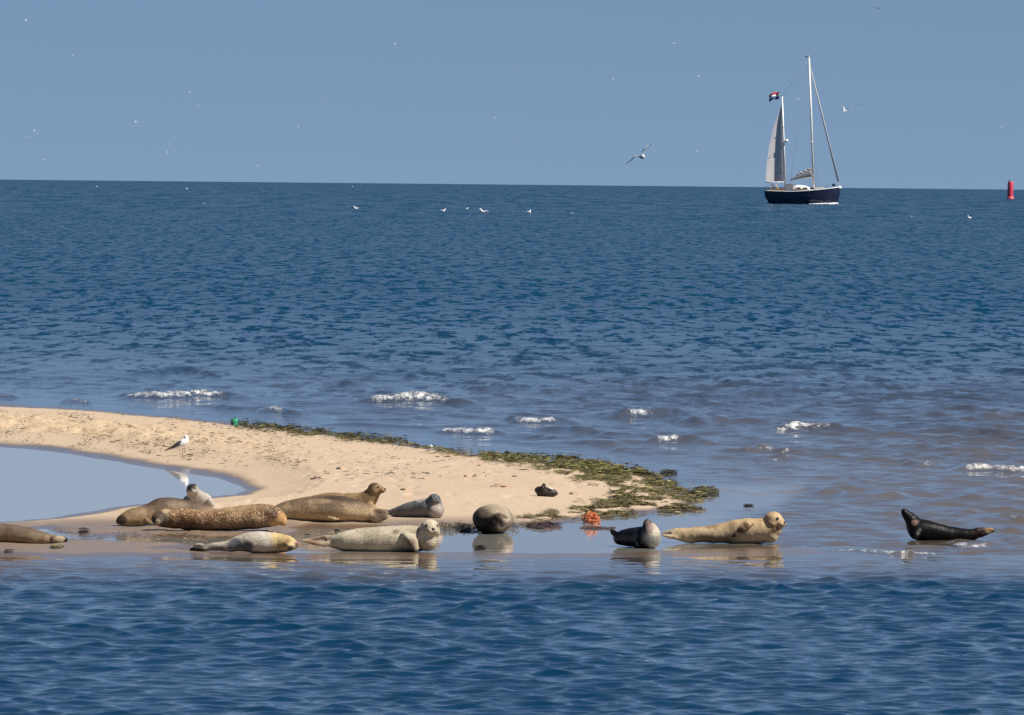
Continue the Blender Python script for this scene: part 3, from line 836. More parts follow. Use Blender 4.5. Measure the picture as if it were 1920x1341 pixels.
def build_boat():
    psi = R(8)
    D0 = 1462.0
    fwd = np.array([math.cos(psi), -math.sin(psi), 0]); port = np.array([math.sin(psi), math.cos(psi), 0])
    o = P(1503, 380.5, D0); zw = -D0 * D0 / 1.48e7
    o[2] = zw
    def cpl(px, py):
        """local (x, z) on the boat's centre plane seen at a pixel"""
        r = ray(px, py); den = r @ port; t = ((o - CP) @ port) / den; p = CP + r * t - o
        return np.array([p @ fwd, 0.0, p[2]])
    root = empty('sailing_boat', tuple(o), -psi)
    tag(root, 'two masted sailing boat with navy hull and only its aft sail set', 'sailboat')
    pt = lambda px, py, y=0.0: cpl(px, py) + np.array([0, y, 0])
    # hull
    xs, xb = pt(1432, 360)[0] + .25, pt(1575, 351)[0]
    n = 18; prof_ = []
    for i in range(n + 1):
        t = i / n
        x = xs + (xb - xs) * t
        half = 2.05 * (1 - (abs(t - .45) / .56) ** 2.4) if t > .45 else 2.05 * (1 - .42 * ((.45 - t) / .45) ** 2)
        half = max(half, .04)
        zd = 1.95 + .95 * max(0, t - .35) ** 1.6 * 1.6 + .35 * max(0, .3 - t) ** 1.2
        rake = (.55 * max(0, t - .9) / .1, -1.0 * max(0, .10 - t) / .10)
        sh = -(rake[0] + rake[1])
        ring = [(x, half, zd), (x + sh * .05, half * .97, zd * .6), (x + sh * .55, half * .86, .3), (x + sh, half * .62, -.25), (x + sh, 0.02, -.55)]
        ring = ring + [(a, -b, c) for a, b, c in ring[::-1]]
        prof_.append(ring)
    v = [p for r_ in prof_ for p in r_]; f = []
    m = len(prof_[0])
    for i in range(n):
        for j in range(m - 1):
            a = i * m + j; f.append((a, a + m, a + m + 1, a + 1))
    f.append(tuple(range(m))); f.append(tuple(n * m + j for j in range(m - 1, -1, -1)))
    me = mesh_from('hull', v, f, True); hull = link('hull', me, NAVY, root)
    dv = []; df = []
    for i in range(n + 1):
        a = prof_[i][0]; dv += [(a[0], a[1] * .98, a[2] - .06), (a[0], 0, a[2] + .02), (a[0], -a[1] * .98, a[2] - .06)]
    for i in range(n):
        for j in range(2): a = i * 3 + j; df.append((a, a + 1, a + 4, a + 3))
    link('deck', mesh_from('deck', dv, df), TEAK, root)
    rail = MB()
    for sgn in (-1, 1):
        rail.tube([(r_[0][0], sgn * (r_[0][1] + .03), r_[0][2] + .03) for r_ in prof_], .07, 6)
    rail.build('toe_rail', WHITE, root)
    zd = 2.05
    # cabin with windows
    ca = MB(); x0, x1 = pt(1488, 355)[0], pt(1521, 355)[0]
    v, f = loft([((x0, 0, zd + .3), .30, 1.25), ((x0 + .5, 0, zd + .45), .52, 1.35), ((x1 - 1.0, 0, zd + .4), .48, 1.15), ((x1, 0, zd + .25), .25, .8)], 8, (0, 1, 0), k=2)
    ca.add(v, f); cab = ca.build('cabin', WHITE, root, False)
    for k in range(3):
        MB().box((x0 + .9 + k * 1.1, -1.28, zd + .45), (.7, .06, .26)).build('window', WINDOW, cab)
    fh = MB(); xf = pt(1535, 352)[0]
    fh.box((xf, 0, zd + .35), (1.9, 1.2, .36)); fh.box((xf, 0, zd + .56), (1.6, 1.0, .10)); fh.build('hatch', WHITE, root, False)
    sh = MB(); xw = pt(1481, 353)[0]
    sh.box((xw, 0, zd + .7), (1.3, 2.0, .9)); spr = sh.build('spray_hood', COVER, root, False)
    ck = MB(); xc = pt(1452, 355)[0]
    for sgn in (-1, 1): ck.box((xc + .6, sgn * 1.0, zd + .2), (2.4, .14, .35))
    ck.box((xc - .55, 0, zd + .12), (.14, 2.1, .25)); ck.build('cockpit_coaming', TEAK, root, False)
    MB().tube([(xc - .6, 0, zd), (xc - .6, 0, zd + .9)], .06).tube([(xc - .6 + .0, .45 * math.cos(a), zd + .95 + .45 * math.sin(a)) for a in np.linspace(0, 2 * math.pi, 14)], .03, 6).build('steering_wheel', STEEL, root)
    # masts
    m_b, m_t = pt(1526, 357), pt(1517, 108); z_b, z_t = pt(1473, 355), pt(1466.5, 181)
    mm = MB().tube([m_b, (m_b + m_t) / 2, m_t], [.17, .16, .13], 10).build('main_mast', MASTM, root)
    mb2 = MB(); mb2.tube([m_t, m_t + np.array([0, 0, .7])], .03, 6).box(m_t + np.array([-.25, 0, .15]), (.7, .1, .25)); mb2.build('masthead_fitting', STEEL, mm)
    mz = MB().tube([z_b, (z_b + z_t) / 2, z_t], [.14, .13, .11], 10).build('mizzen_mast', MASTM, root)
    for py, wd in ((183, 1.35), (266, 1.75)):
        c = m_b + (m_t - m_b) * ((357 - py) / 249.0)
        MB().tube([c + np.array([-.25, -wd, .1]), c, c + np.array([-.25, wd, .1])], .07, 6).build('spreader', MASTM, mm)
    c = z_b + (z_t - z_b) * ((355 - 266) / 174.0)
    MB().tube([c + np.array([-.2, -1.1, .0]), c, c + np.array([-.2, 1.1, .0])], .05, 6).build('spreader', MASTM, mz)
    MB().ell(c + np.array([.45, -.1, .15]), (.33, .33, .27)).tube([c, c + np.array([.4, -.1, -.05])], .05, 6).build('radar_dome', WHITE, mz)
    # furled jib on the forestay
    j_t, j_b = pt(1519.5, 126), pt(1573.5, 347)
    MB().tube([j_t, j_t + (j_b - j_t) * .35, j_t + (j_b - j_t) * .97], [.07, .14, .17], 8).tube([j_t, j_t + np.array([-.05, 0, .8])], .03, 6).build('furled_jib', SAIL, root)
    MB().ell(pt(1574, 352), (.35, .35, .3)).build('furling_drum', WHITE, root)
    # mizzen sail
    rows_ = 14; cols_ = 9; sv = []; sf = []
    for i in range(rows_ + 1):
        t = i / rows_
        lu = pt(1466.9 + 3.6 * t, 196 + 144 * t)
        le_px = np.interp(t, [0, .1, .25, .5, .75, 1], [1465.8, 1460.5, 1452.5, 1444, 1439, 1436.5]); le_py = 196 + 144 * t
        le = pt(le_px, le_py)
        for j in range(cols_ + 1):
            u = j / cols_
            p = lu + (le - lu) * u
            p[1] += (.95 * math.sin(math.pi * u ** .7) - .9 * u) * (.35 + .65 * t) + .25 * u * (1 - t)
            sv.append(p)
    for i in range(rows_):
        for j in range(cols_):
            a = i * (cols_ + 1) + j; sf.append((a, a + 1, a + cols_ + 2, a + cols_ + 1))
    ms = link('mizzen_sail', mesh_from('mizzen_sail', sv, sf), SAIL, root)
    MB().tube([pt(1471, 341.5), pt(1436, 342, -.9)], .08, 8).build('mizzen_boom', MASTM, root)
    # main boom with the stowed sail under its grey cover
    b0, b1 = pt(1523, 332), pt(1481, 338.5)
    bo = MB().tube([b0, b1], .10, 8).build('main_boom', MASTM, root)
    MB().add(*loft([(b0 + np.array([-.1, 0, .75]), .75, .22), (b0 + (b1 - b0) * .3 + np.array([0, 0, .55]), .6, .24), (b0 + (b1 - b0) * .7 + np.array([0, 0, .3]), .34, .2), (b1 + np.array([.2, 0, .08]), .12, .1)], 10, (0, 1, 0), k=3)).build('boom_cover', COVER, bo)
    lz = MB()
    for i in range(7):
        p = b0 + (b1 - b0) * (.05 + .09 * i); lz.ell(p + np.array([0, 0, 1.25 - .09 * i + .12 * (i % 2)]), (.36, .2, .24))
    lz.build('stowed_sail', SAIL, bo)
    # flag on a short staff at the mizzen top
    s0, s1 = pt(1466, 186), pt(1461, 171)
    fl = MB().tube([s0, s1], .025, 6).build('flag_staff', STEEL, root)
    fm_ = MB()
    for k in range(3):
        for i in range(6):
            t0, t1 = i / 6, (i + 1) / 6
            q = []
            for t, kk in ((t0, k), (t0, k + 1), (t1, k + 1), (t1, k)):
                p = pt(1461 - 19 * t, 171.5 + 4.4 * kk + 6 * t ** 1.3 + 1.2 * math.sin(t * 8), .35 * math.sin(t * 7)); q.append(p)
            fm_.add(q, [(0, 1, 2, 3)], k)
    fo = fm_.build('flag', [RED, FWHITE, BLUE], root); sm = fo.modifiers.new('t', 'SOLIDIFY'); sm.thickness = .02
    # standing rigging
    rg = MB()
    for sgn in (-1, 1):
        for top, base, xo in ((m_t, m_b, -.4), (m_b + (m_t - m_b) * .66, m_b, .5), (z_t, z_b, -.4)):
            rg.tube([top, np.array([base[0] + xo, sgn * 1.95, zd])], .016, 5)
    rg.tube([m_t, z_t], .016, 5); rg.tube([m_t, np.array([z_b[0] + .5, 0, zd])], .014, 5); rg.build('rigging', STEEL, root)
    pu = MB()
    for sgn in (-1, 1):
        line = [(r_[0][0], sgn * r_[0][1] * .96, r_[0][2] + .65) for r_ in prof_]
        pu.tube(line, .018, 5)
        for r_ in prof_[::2]: pu.tube([(r_[0][0], sgn * r_[0][1] * .96, r_[0][2]), (r_[0][0], sgn * r_[0][1] * .96, r_[0][2] + .65)], .02, 5)
    pu.build('guard_rail', STEEL, root)
    an = MB(); pa = pt(1563, 347); an.box(pa, (.5, .3, .4)); an.build('bow_light_box', WINDOW, root, False)
    # people in the cockpit
    for px, sy, colr, lab in ((1456, -.7, (.50, .33, .22), 'person in a tan top sitting at the helm of the sailing boat'), (1448, .5, (.10, .10, .13), 'person in dark clothes sitting at the stern of the sailing boat')):
        c = pt(px, 355); c[1] = sy; zc = zd + .25
        wp = o + fwd * c[0] + port * c[1]
        sk_v = [(0, 0, .15), (0, 0, .40), (0, 0, .62), (0, 0, .74), (.02, 0, .90), (.0, .2, .60), (.06, .30, .36), (.28, .22, .22), (.0, -.2, .60), (.06, -.30, .36), (.28, -.22, .22), (.38, .12, .14), (.42, .13, -.28), (.38, -.12, .14), (.42, -.13, -.28), (.56, .13, -.30), (.56, -.13, -.30)]
        sk_e = [(0, 1), (1, 2), (2, 3), (3, 4), (2, 5), (5, 6), (6, 7), (2, 8), (8, 9), (9, 10), (0, 11), (11, 12), (12, 15), (0, 13), (13, 14), (14, 16)]
        rad = [.15, .14, .15, .06, .11, .07, .05, .04, .07, .05, .04, .09, .06, .09, .06, .05, .05]
        me = bpy.data.meshes.new('person'); me.from_pydata(sk_v, sk_e, []); ob = link('tmp', me)
        sm = ob.modifiers.new('s', 'SKIN')
        for vv, r_ in zip(me.skin_vertices[0].data, rad): vv.radius = (r_, r_)
        me.skin_vertices[0].data[0].use_root = True
        sb = ob.modifiers.new('b', 'SUBSURF'); sb.levels = 1; sb.render_levels = 1
        dg = bpy.context.evaluated_depsgraph_get(); ev = bpy.data.meshes.new_from_object(ob.evaluated_get(dg))
        bpy.data.objects.remove(ob)
        ev.materials.clear(); ev.materials.append(simple_mat('clothes', colr, .8, .1)); ev.materials.append(simple_mat('skin', (.48, .29, .21), .6, .05)); ev.materials.append(simple_mat('hair', (.09, .06, .04), .7, .1))
        for p_ in ev.polygons:
            z = p_.center.z
            p_.material_index = 2 if z > .95 or (z > .84 and p_.center.x < -.02) else (1 if z > .75 else 0); p_.use_smooth = True
        pr = link('person', ev); pr.location = (wp[0], wp[1], zw + zc); pr.rotation_euler = (0, 0, -psi)
        tag(pr, lab, 'person')
    # bow wave
    r3 = random.Random(3); bw = MB()
    for k in range(150):
        t = r3.random() ** 1.6
        x = xb - .6 - t * 4.2; y = -(.25 + 1.7 * min(1, t * 1.3)) - r3.random() * .5
        s_ = r3.uniform(.10, .26) * (1 - .6 * t)
        bw.ell((x, y, .02 + .12 * (1 - t) * r3.random()), (s_ * 1.8, s_, s_ * .7), nu=6, nv=4)
    ob = bw.build('bow_wave_foam', simple_mat('foam_white', (.80, .81, .82), .9, .05), None)
    ob.location = tuple(o); ob.rotation_euler = (0, 0, -psi); tag(ob, kind='stuff')
build_boat()

# ------------------------------------------------------------------ red buoy
def build_buoy():
    b = sea_at(1894.5, 373.0); D = b[1]; u = D / F
    root = empty('channel_buoy', tuple(b))
    tag(root, 'red can shaped channel buoy standing on the horizon at the far right', 'buoy')
    rm = simple_mat('buoy_red', (.62, .05, .085), .45, .12, 1.5)
    mb = MB(); h = 32.0 * u; r_ = 5.1 * u
    v = []; f = []; n = 20
    ring = [(0, h), (r_ * .93, h), (r_, h - .12), (r_, h * .55), (r_, h * .2), (r_ * 1.02, h * .16)]
    for rr, z in ring:
        for i in range(n): a = 2 * math.pi * i / n; v.append((rr * math.cos(a), rr * math.sin(a), z))
    for j in range(len(ring) - 1):
        for i in range(n): a = j * n + i; b_ = j * n + (i + 1) % n; f.append((a, a + n, b_ + n, b_))
    mb.add(v, f); mb.build('tower', rm, root)
    mb = MB(); v = []; f = []
    ring = [(r_ * 1.01, h * .17), (r_ * 1.15, h * .09), (r_ * 1.45, h * .04), (r_ * 1.45, -.3), (r_ * .5, -.5)]
    for rr, z in ring:
        for i in range(n): a = 2 * math.pi * i / n; v.append((rr * math.cos(a), rr * math.sin(a), z))
    for j in range(len(ring) - 1):
        for i in range(n): a = j * n + i; b_ = j * n + (i + 1) % n; f.append((a, a + n, b_ + n, b_))
    mb.add(v, f).build('float', rm, root)
    MB().tube([(-.3, 0, h), (-.3, 0, h + .28)], .12, 8).ell((-.3, 0, h + .32), (.16, .16, .12)).build('lantern', WINDOW, root)
    MB().tube([(-r_ - .10, -.2, h * .25), (-r_ - .10, -.2, h * .9)], .03, 5).tube([(-r_ - .10, .2, h * .25), (-r_ - .10, .2, h * .9)], .03, 5).build('ladder', STEEL, root)
build_buoy()

# ------------------------------------------------------------------ gulls
GWHITE = simple_mat('gull_white', (.80, .79, .77), .7, .04, 20)
GGREY = simple_mat('gull_dark_wing', (.07, .065, .075), .7, .2, 30)
GTIP = simple_mat('gull_black_tip', (.015, .015, .018), .6, .2, 30)
GLEG = simple_mat('gull_leg', (.42, .33, .22), .6, .1, 30)
GBEAK = simple_mat('gull_beak', (.42, .38, .22), .5, .1, 30)
GPALE = simple_mat('gull_grey', (.38, .39, .42), .7, .1, 20)

def standing_gull():
    g = hit(340, 854); D = g[1]; u = D / F
    root = empty('gull', tuple(g))
    tag(root, 'white gull with dark folded wings standing on the sand beside the lagoon', 'gull')
    Q = lambda px, py, dd=0.0: P(px, py, D + dd) - g
    b = MB()
    b.add(*loft([(Q(316, 842.5), .6 * u, 1.5 * u), (Q(325, 839.5), 3.2 * u, 3.5 * u), (Q(335, 834.5), 6.2 * u, 6 * u), (Q(344, 830), 7.2 * u, 6.5 * u), (Q(349, 825), 5.4 * u, 5 * u), (Q(349.2, 821), 4 * u, 3.8 * u), (Q(349.6, 818.5), 3.7 * u, 3.5 * u), (Q(350.5, 816.8), 1.8 * u, 1.8 * u)], 16, (0, 1, 0), k=4))
    b.build('body', GWHITE, root)
    for s_ in (-1, 1):
        w_ = MB(); yy = s_ * 5.0 * u
        w_.add(*loft([(Q(341, 828.5, yy * .9), 3.0 * u, .9 * u), (Q(336, 831.5, yy * 1.08), 4.4 * u, 1.2 * u), (Q(328, 836, yy * .85), 3.4 * u, 1.0 * u), (Q(319, 840.5, yy * .45), 1.9 * u, .7 * u), (Q(308.5, 845.5, yy * .15), .7 * u, .4 * u)], 10, (0, 1, 0), k=4))
        w_.build('wing', GGREY, root)
        MB().tube([Q(337 + 2.4 * (s_ > 0) * 2, 841, s_ * 2 * u), Q(337.6 + 4.6 * (s_ > 0), 848, s_ * 2 * u), Q(338 + 4 * (s_ > 0), 854, s_ * 2 * u)], .55 * u, 6).tube([Q(338 + 4 * (s_ > 0), 853.6, s_ * 2 * u), Q(341 + 4 * (s_ > 0), 854.3, s_ * 2.4 * u)], .5 * u, 5).build('leg', GLEG, root)
        MB().ell(Q(351.2, 819, s_ * -3.0 * u), (.5 * u, .4 * u, .5 * u), nu=8, nv=5).build('eye', GTIP, root)
    MB().add(*loft([(Q(351.8, 820), 1.1 * u, 1.0 * u), (Q(354, 820.6), .9 * u, .7 * u), (Q(356.2, 821.6), .3 * u, .3 * u)], 8)).build('beak', GBEAK, root)
standing_gull()

def bird_mesh(name, wings, tip=.62):
    """small flying gull in metres: body along +x, wings as polylines of (y, z, x, chord)"""
    mb = MB()
    mb.add(*loft([((-.34, 0, .0), .012, .07), ((-.22, 0, 0), .035, .05), ((-.05, 0, 0), .075, .07), ((.1, 0, .01), .075, .07), ((.2, 0, .03), .05, .05), ((.25, 0, .04), .05, .048), ((.31, 0, .035), .02, .02), ((.36, 0, .025), .006, .006)], 10, (0, 1, 0), k=2), 0)
    for wline in wings:
        n = len(wline)
        for i in range(n - 1):
            (y0, z0, x0, c0), (y1, z1, x1, c1) = wline[i], wline[i + 1]
            m = 2 if i == n - 2 else 1
            v = []
            for y, z, x, c in ((y0, z0, x0, c0), (y1, z1, x1, c1)):
                v += [(x + c * .5, y, z), (x, y, z + .02 + .05 * c), (x - c * .5, y, z + .0), (x, y, z - .012)]
            mb.add(v, [(0, 1, 5, 4), (1, 2, 6, 5), (2, 3, 7, 6), (3, 0, 4, 7)] + ([(4, 5, 6, 7)] if i == n - 2 else []) + ([(3, 2, 1, 0)] if i == 0 else []), m)
    return mb

# the large flying gull left of the boat
def flying_gull():
    D = 330.0; c = P(1205, 294, D); u = D / F
    W = lambda px, py: (P(px, py, D) - c)
    root = empty('gull', tuple(c))
    tag(root, 'grey and white gull gliding with long bent wings left of the sailboat', 'gull')
    mb = MB()
    mb.add(*loft([((-.05 - .02, .38, -.03), .012, .07), ((-.04, .22, -.02), .05, .06), ((-.02, 0, 0), .085, .085), ((.0, -.18, .0), .075, .075), ((.01, -.26, .01), .05, .05), ((.015, -.36, 0), .012, .012)], 12, (1, 0, 0), k=3))
    mb.build('body', GWHITE, root)
    for pts, nm in (([(1204.5, 292, 2.6, .05), (1206, 284, 2.8, .02), (1208.5, 279, 2.4, -.05), (1213, 275, 2.2, .05), (1220.5, 271.5, .8, .18)], 'r'), ([(1203, 294, 1.9, .05), (1196, 293.2, 2.0, .0), (1190, 293.8, 2.0, -.05), (1184, 300, 1.9, .03), (1174, 307.5, .8, .15)], 'l')):
        inner = MB(); outer = MB()
        st = [(W(a, b) + np.array([0, yo, 0]), r_ * u * .5, r_ * u * 3.4) for a, b, r_, yo in pts]
        inner.add(*loft(st[:4], 10, (0, 1, 0), k=3)); outer.add(*loft(st[3:], 10, (0, 1, 0), k=3))
        wg = inner.build('wing', GPALE, root)
        outer.build('wing_tip', GTIP if nm == 'r' else GGREY, wg)
flying_gull()

V1 = [[(.0, .02, 0, .22), (.28, .16, .06, .2), (.62, .06, -.04, .05)], [(.0, .02, 0, .22), (-.28, .16, .06, .2), (-.62, .06, -.04, .05)]]
V2 = [[(.0, .02, 0, .22), (.25, .26, .02, .2), (.48, .50, -.08, .05)], [(.0, .02, 0, .22), (-.25, .26, .02, .2), (-.48, .50, -.08, .05)]]
V3 = [[(.0, .02, 0, .22), (.30, -.05, .02, .2), (.60, -.28, -.06, .05)], [(.0, .02, 0, .22), (-.30, -.05, .02, .2), (-.60, -.28, -.06, .05)]]
GM = []
for nm, vv in (('a', V1), ('b', V2), ('c', V3)):
    t = bird_mesh('flying_gull', vv).build('gull', [GWHITE, GWHITE, GPALE]); GM.append(t.data); bpy.data.objects.remove(t)
DM = bird_mesh('dark_gull', V1).build('gull', [GGREY, GGREY, GTIP]); DMD = DM.data; bpy.data.objects.remove(DM)

SKY_GULLS = [(1585, 208.5, 780, 0, 'bright white gull flying just right of the main mast', 1, 1.0, .5), (1647, 16, 1300, 3, 'dark backed gull at the very top of the sky, right of the boat', 0, 1, 1.4),
    (1615, 196, 2200, 3, 'tiny dark gull in the sky right of the bright white gull', 0, 1, 1), (1264, 82, 1900, 0, 'tiny white gull high above the large gliding gull', 0, 1, .3), (1309, 143, 1900, 0, 'tiny white gull left of the main masthead', 2, 1, .6),
    (1150, 149, 2600, 0, 'tiny white gull straight above the gliding gull, lower of two', 1, 1, .2), (963, 130, 2500, 0, 'tiny white gull in the middle of the upper sky', 2, 1, 2), (970, 268, 2600, 0, 'tiny white gull low in the middle of the sky', 1, 1, 2),
    (928, 221, 2300, 0, 'tiny white gull in mid sky, left of the middle', 0, 1, 1), (1307, 283, 2500, 0, 'tiny white gull low between gliding gull and boat', 2, 1, .4), (1497, 186, 2500, 0, 'tiny white gull between the two masts', 1, 1, .4), (1878, 239, 2700, 0, 'tiny white gull in the sky above the red buoy', 0, 1, .4),
    (740, 82, 2200, 0, 'tiny white gull high in the sky, left of centre', 2, 1, .4), (610, 193, 2700, 0, 'faint gull in the left half of the sky, halfway up', 0, 1, .9), (560, 238, 2900, 0, 'faint gull low in the left half of the sky', 1, 1, .4), (483, 312, 2500, 0, 'tiny gull just above the horizon in the left half', 0, 1, .8),
    (356, 174, 2700, 0, 'faint gull in the left sky, upper one of a pair', 0, 1, .4), (372, 198, 3000, 0, 'faint gull in the left sky, lower one of a pair', 2, 1, .4), (317, 271, 2800, 0, 'faint gull low in the left sky, upper of two', 1, 1, .4), (313, 285.5, 2500, 0, 'tiny gull low in the left sky, lower of two', 2, 1, .4),
    (255, 229, 1500, 0, 'white gull in the left sky, brightest one there', 0, 1, .2), (65, 246, 1900, 0, 'tiny white gull at the left edge of the sky, upper of two', 1, 1, .6), (50, 256, 2700, 0, 'faint gull at the left edge of the sky, lower of two', 2, 1, .6), (84, 300, 2700, 0, 'faint gull just above the horizon at far left', 0, 1, .6), (48, 37.5, 1700, 0, 'white gull in the top left corner of the sky', 2, 1, .4), (136, 105, 3000, 0, 'faint gull high in the left sky', 0, 1, .4)]
for px, py, D, kind, lab, mi, sc, rz in SKY_GULLS:
    p = P(px, py, D)
    o = link('gull', DMD if kind == 3 else GM[mi]); o.location = tuple(p); o.rotation_euler = (.2, -.1, rz * 1.3 + random.random()); o.scale = (sc * .9,) * 3
    tag(o, lab, 'gull', 'gulls flying over the sea')

fl = MB()
fl.add(*loft([((-.24, 0, .10), .015, .03), ((-.12, 0, .06), .06, .08), ((.05, 0, .05), .085, .1), ((.17, 0, .08), .06, .06), ((.2, 0, .16), .045, .045), ((.23, 0, .2), .05, .045), ((.28, 0, .2), .03, .03), ((.33, 0, .19), .008, .008)], 10, (0, 1, 0), k=3), 0)
for s_ in (-1, 1): fl.ell((-.08, s_ * .07, .09), (.18, .03, .045), 1, 10, 6)
FLM = fl.build('gull', [GWHITE, GPALE]); FLD = FLM.data; bpy.data.objects.remove(FLM)
for px, py, lab, sc in ((661, 352.5, 'white gull floating just below the horizon, brightest one on the left half', 2.0), (548, 345.5, 'white gull floating right on the horizon line, left of centre', 1.7), (350, 356, 'white gull floating below the horizon in the left third', 1.6), (182, 351, 'white gull floating near the horizon at far left', 1.3),
                         (668, 394, 'white gull floating alone well below the horizon, left of the middle', 1.4), (383, 385, 'small gull floating far out in the left third', 1.0), (908, 401, 'white gull floating far out, brightest near the middle', 1.9), (830, 398.5, 'white gull floating left of the brightest middle gull', 1.3), (875, 394, 'small gull floating between the two middle gulls', .8), (992, 402, 'white gull floating right of the middle', 1.6),
                         (1818, 412, 'white gull floating far out below the red buoy', 1.3), (1074, 404, 'small gull floating far out, right of the middle gulls', .8), (1710, 410, 'small gull floating between boat and buoy', .8)):
    p = sea_at(px, py)
    o = link('gull', FLD); o.location = (p[0], p[1], p[2] + .12); o.rotation_euler = (0, 0, random.random() * 6); o.scale = (sc * .92,) * 3
    tag(o, lab, 'gull', 'gulls floating on the far sea')

# ------------------------------------------------------------------ dark duck on the sand
def duck():
    g = hit(1024, 931.5); D = g[1]; u = D / F
    root = empty('duck', tuple(g))
    tag(root, 'dark brown duck with a pale patch resting on bare sand', 'duck')
    Q = lambda px, py, dd=0.0: P(px, py, D + dd) - g
    DK = simple_mat('duck_brown', (.022, .013, .012), .6, .35, 40); WH = simple_mat('duck_pale', (.55, .50, .44), .7, .1, 40)
    b = MB()
    b.add(*loft([(Q(1003.5, 922.5), 2 * u, 2 * u), (Q(1006, 921.5), 7.5 * u, 6 * u), (Q(1013, 921.5), 10 * u, 9 * u), (Q(1022, 923), 9.5 * u, 10 * u), (Q(1033, 924), 8.5 * u, 9 * u), (Q(1041, 925), 6 * u, 6.5 * u), (Q(1046, 926), 2 * u, 3 * u)], 14, (0, 1, 0), k=3))
    b.add(*loft([(Q(1017, 919, -.03), 6 * u, 5.5 * u), (Q(1018.5, 914, -.05), 4.5 * u, 4.5 * u), (Q(1019.8, 910, -.06), 3.8 * u, 3.8 * u), (Q(1020.2, 907.2, -.06), 2.6 * u, 2.6 * u), (Q(1020.3, 905.6, -.06), .8 * u, .8 * u)], 12, (1, 0, 0), k=3))
    b.build('body', DK, root)
    MB().add(*loft([(Q(1026, 914.2, -.02), 1 * u, 3 * u), (Q(1030, 915.3, -.03), 2.2 * u, 5 * u), (Q(1034, 916.8, -.03), 1.8 * u, 5 * u), (Q(1037.5, 918.6, -.02), .6 * u, 2.5 * u)], 10, (0, 1, 0), k=3)).build('wing_patch', WH, root)
    MB().add(*loft([(Q(1019.5, 910, -.07), 1.5 * u, 1.6 * u), (Q(1018.5, 913.5, -.11), 1.0 * u, 1.3 * u), (Q(1018, 915.5, -.13), .4 * u, .8 * u)], 8, (1, 0, 0))).build('bill', simple_mat('duck_bill', (.06, .05, .05), .5, .1), root)
duck()

# ------------------------------------------------------------------ tangled orange net
def net():
    g = hit(1109, 982); D = g[1]; u = D / F
    mb = MB(); r4 = random.Random(9)
    for k in range(70):
        c = np.array([r4.gauss(0, 7), r4.gauss(0, 6), 10 + r4.gauss(0, 4)]) * u
        rr = r4.uniform(3.5, 9) * u
        a, b_ = unit([r4.gauss(0, 1) for _ in range(3)]), unit([r4.gauss(0, 1) for _ in range(3)])
        pts = []; ph = r4.random() * 6
        for i in range(13):
            t = 2 * math.pi * i / 12 * r4.uniform(.97, 1.03) + ph
            p = c + rr * (a * math.cos(t) + b_ * math.sin(t * 1.0 + .6)) + np.array([r4.gauss(0, .7) for _ in range(3)]) * u
            p[2] = abs(p[2]) + .5 * u
            lim = math.sqrt((p[0] / (18 * u)) ** 2 + (p[1] / (17 * u)) ** 2 + (p[2] / (24 * u)) ** 2)
            if lim > 1: p = p / lim
            pts.append(p)
        mb.tube(pts, .8 * u, 5)
    m, nt, b, o = mat('orange_twine')
    n = noise_n(nt, 30); L(nt, ramp(nt, n.outputs[0], [(.3, (.56, .14, .05)), (.7, (.70, .26, .11))]).outputs[0], b.inputs['Base Color']); b.inputs['Roughness'].default_value = .7
    ob = mb.build('fishing_net', m); ob.location = tuple(g)
    tag(ob, 'tangled ball of bright orange netting at the edge of the seaweed', 'net')
net()

def crumple(name, px, py, rx, rz, col, label, cat, seed, col2=None):
    g = hit(px, py); u = g[1] / F
    bm = bmesh.new(); bmesh.ops.create_icosphere(bm, subdivisions=3, radius=1)
    for v in bm.verts:
        k = 1 + .55 * mnoise.noise(v.co * 1.6 + Vector((seed, 0, 0))) + .35 * mnoise.noise(v.co * 4 + Vector((0, seed, 0)))
        v.co = Vector((v.co.x * rx * u * k, v.co.y * rx * u * k, max(-.1, v.co.z) * rz * u * k * 1.5))
    me = bpy.data.meshes.new(name); bm.to_mesh(me); bm.free()
    o = link(name, me, simple_mat(name + '_plastic', col, .35, .3, 25)); o.location = tuple(g)
    tag(o, label, cat)
crumple('plastic_bag', 440, 797, 7.5, 8.5, (.03, .26, .15), 'crumpled green plastic bag caught in the far line of seaweed', 'plastic bag', 3)
crumple('plastic_scrap', 808, 840, 4.5, 3.5, (.66, .66, .66), 'small white plastic scrap on the far sand edge past the weed', 'litter', 8)

# ------------------------------------------------------------------ seaweed
def weed_material():
    m, nt, b, o = mat('seaweed')
    c = nt.nodes.new('ShaderNodeVertexColor'); c.layer_name = 'tint'
    n = noise_n(nt, 60)
    L(nt, mixc(nt, n.outputs[0], c.outputs[0], mixc(nt, 1.0, c.outputs[0], (.55, .55, .5), 'MULTIPLY')), b.inputs['Base Color'])
    b.inputs['Roughness'].default_value = .45
    return m
WEED = weed_material()
TINTS = [(.15, .135, .04), (.22, .19, .065), (.30, .27, .09), (.06, .06, .022), (.03, .028, .016), (.30, .24, .12), (.17, .12, .06), (.13, .145, .035)]

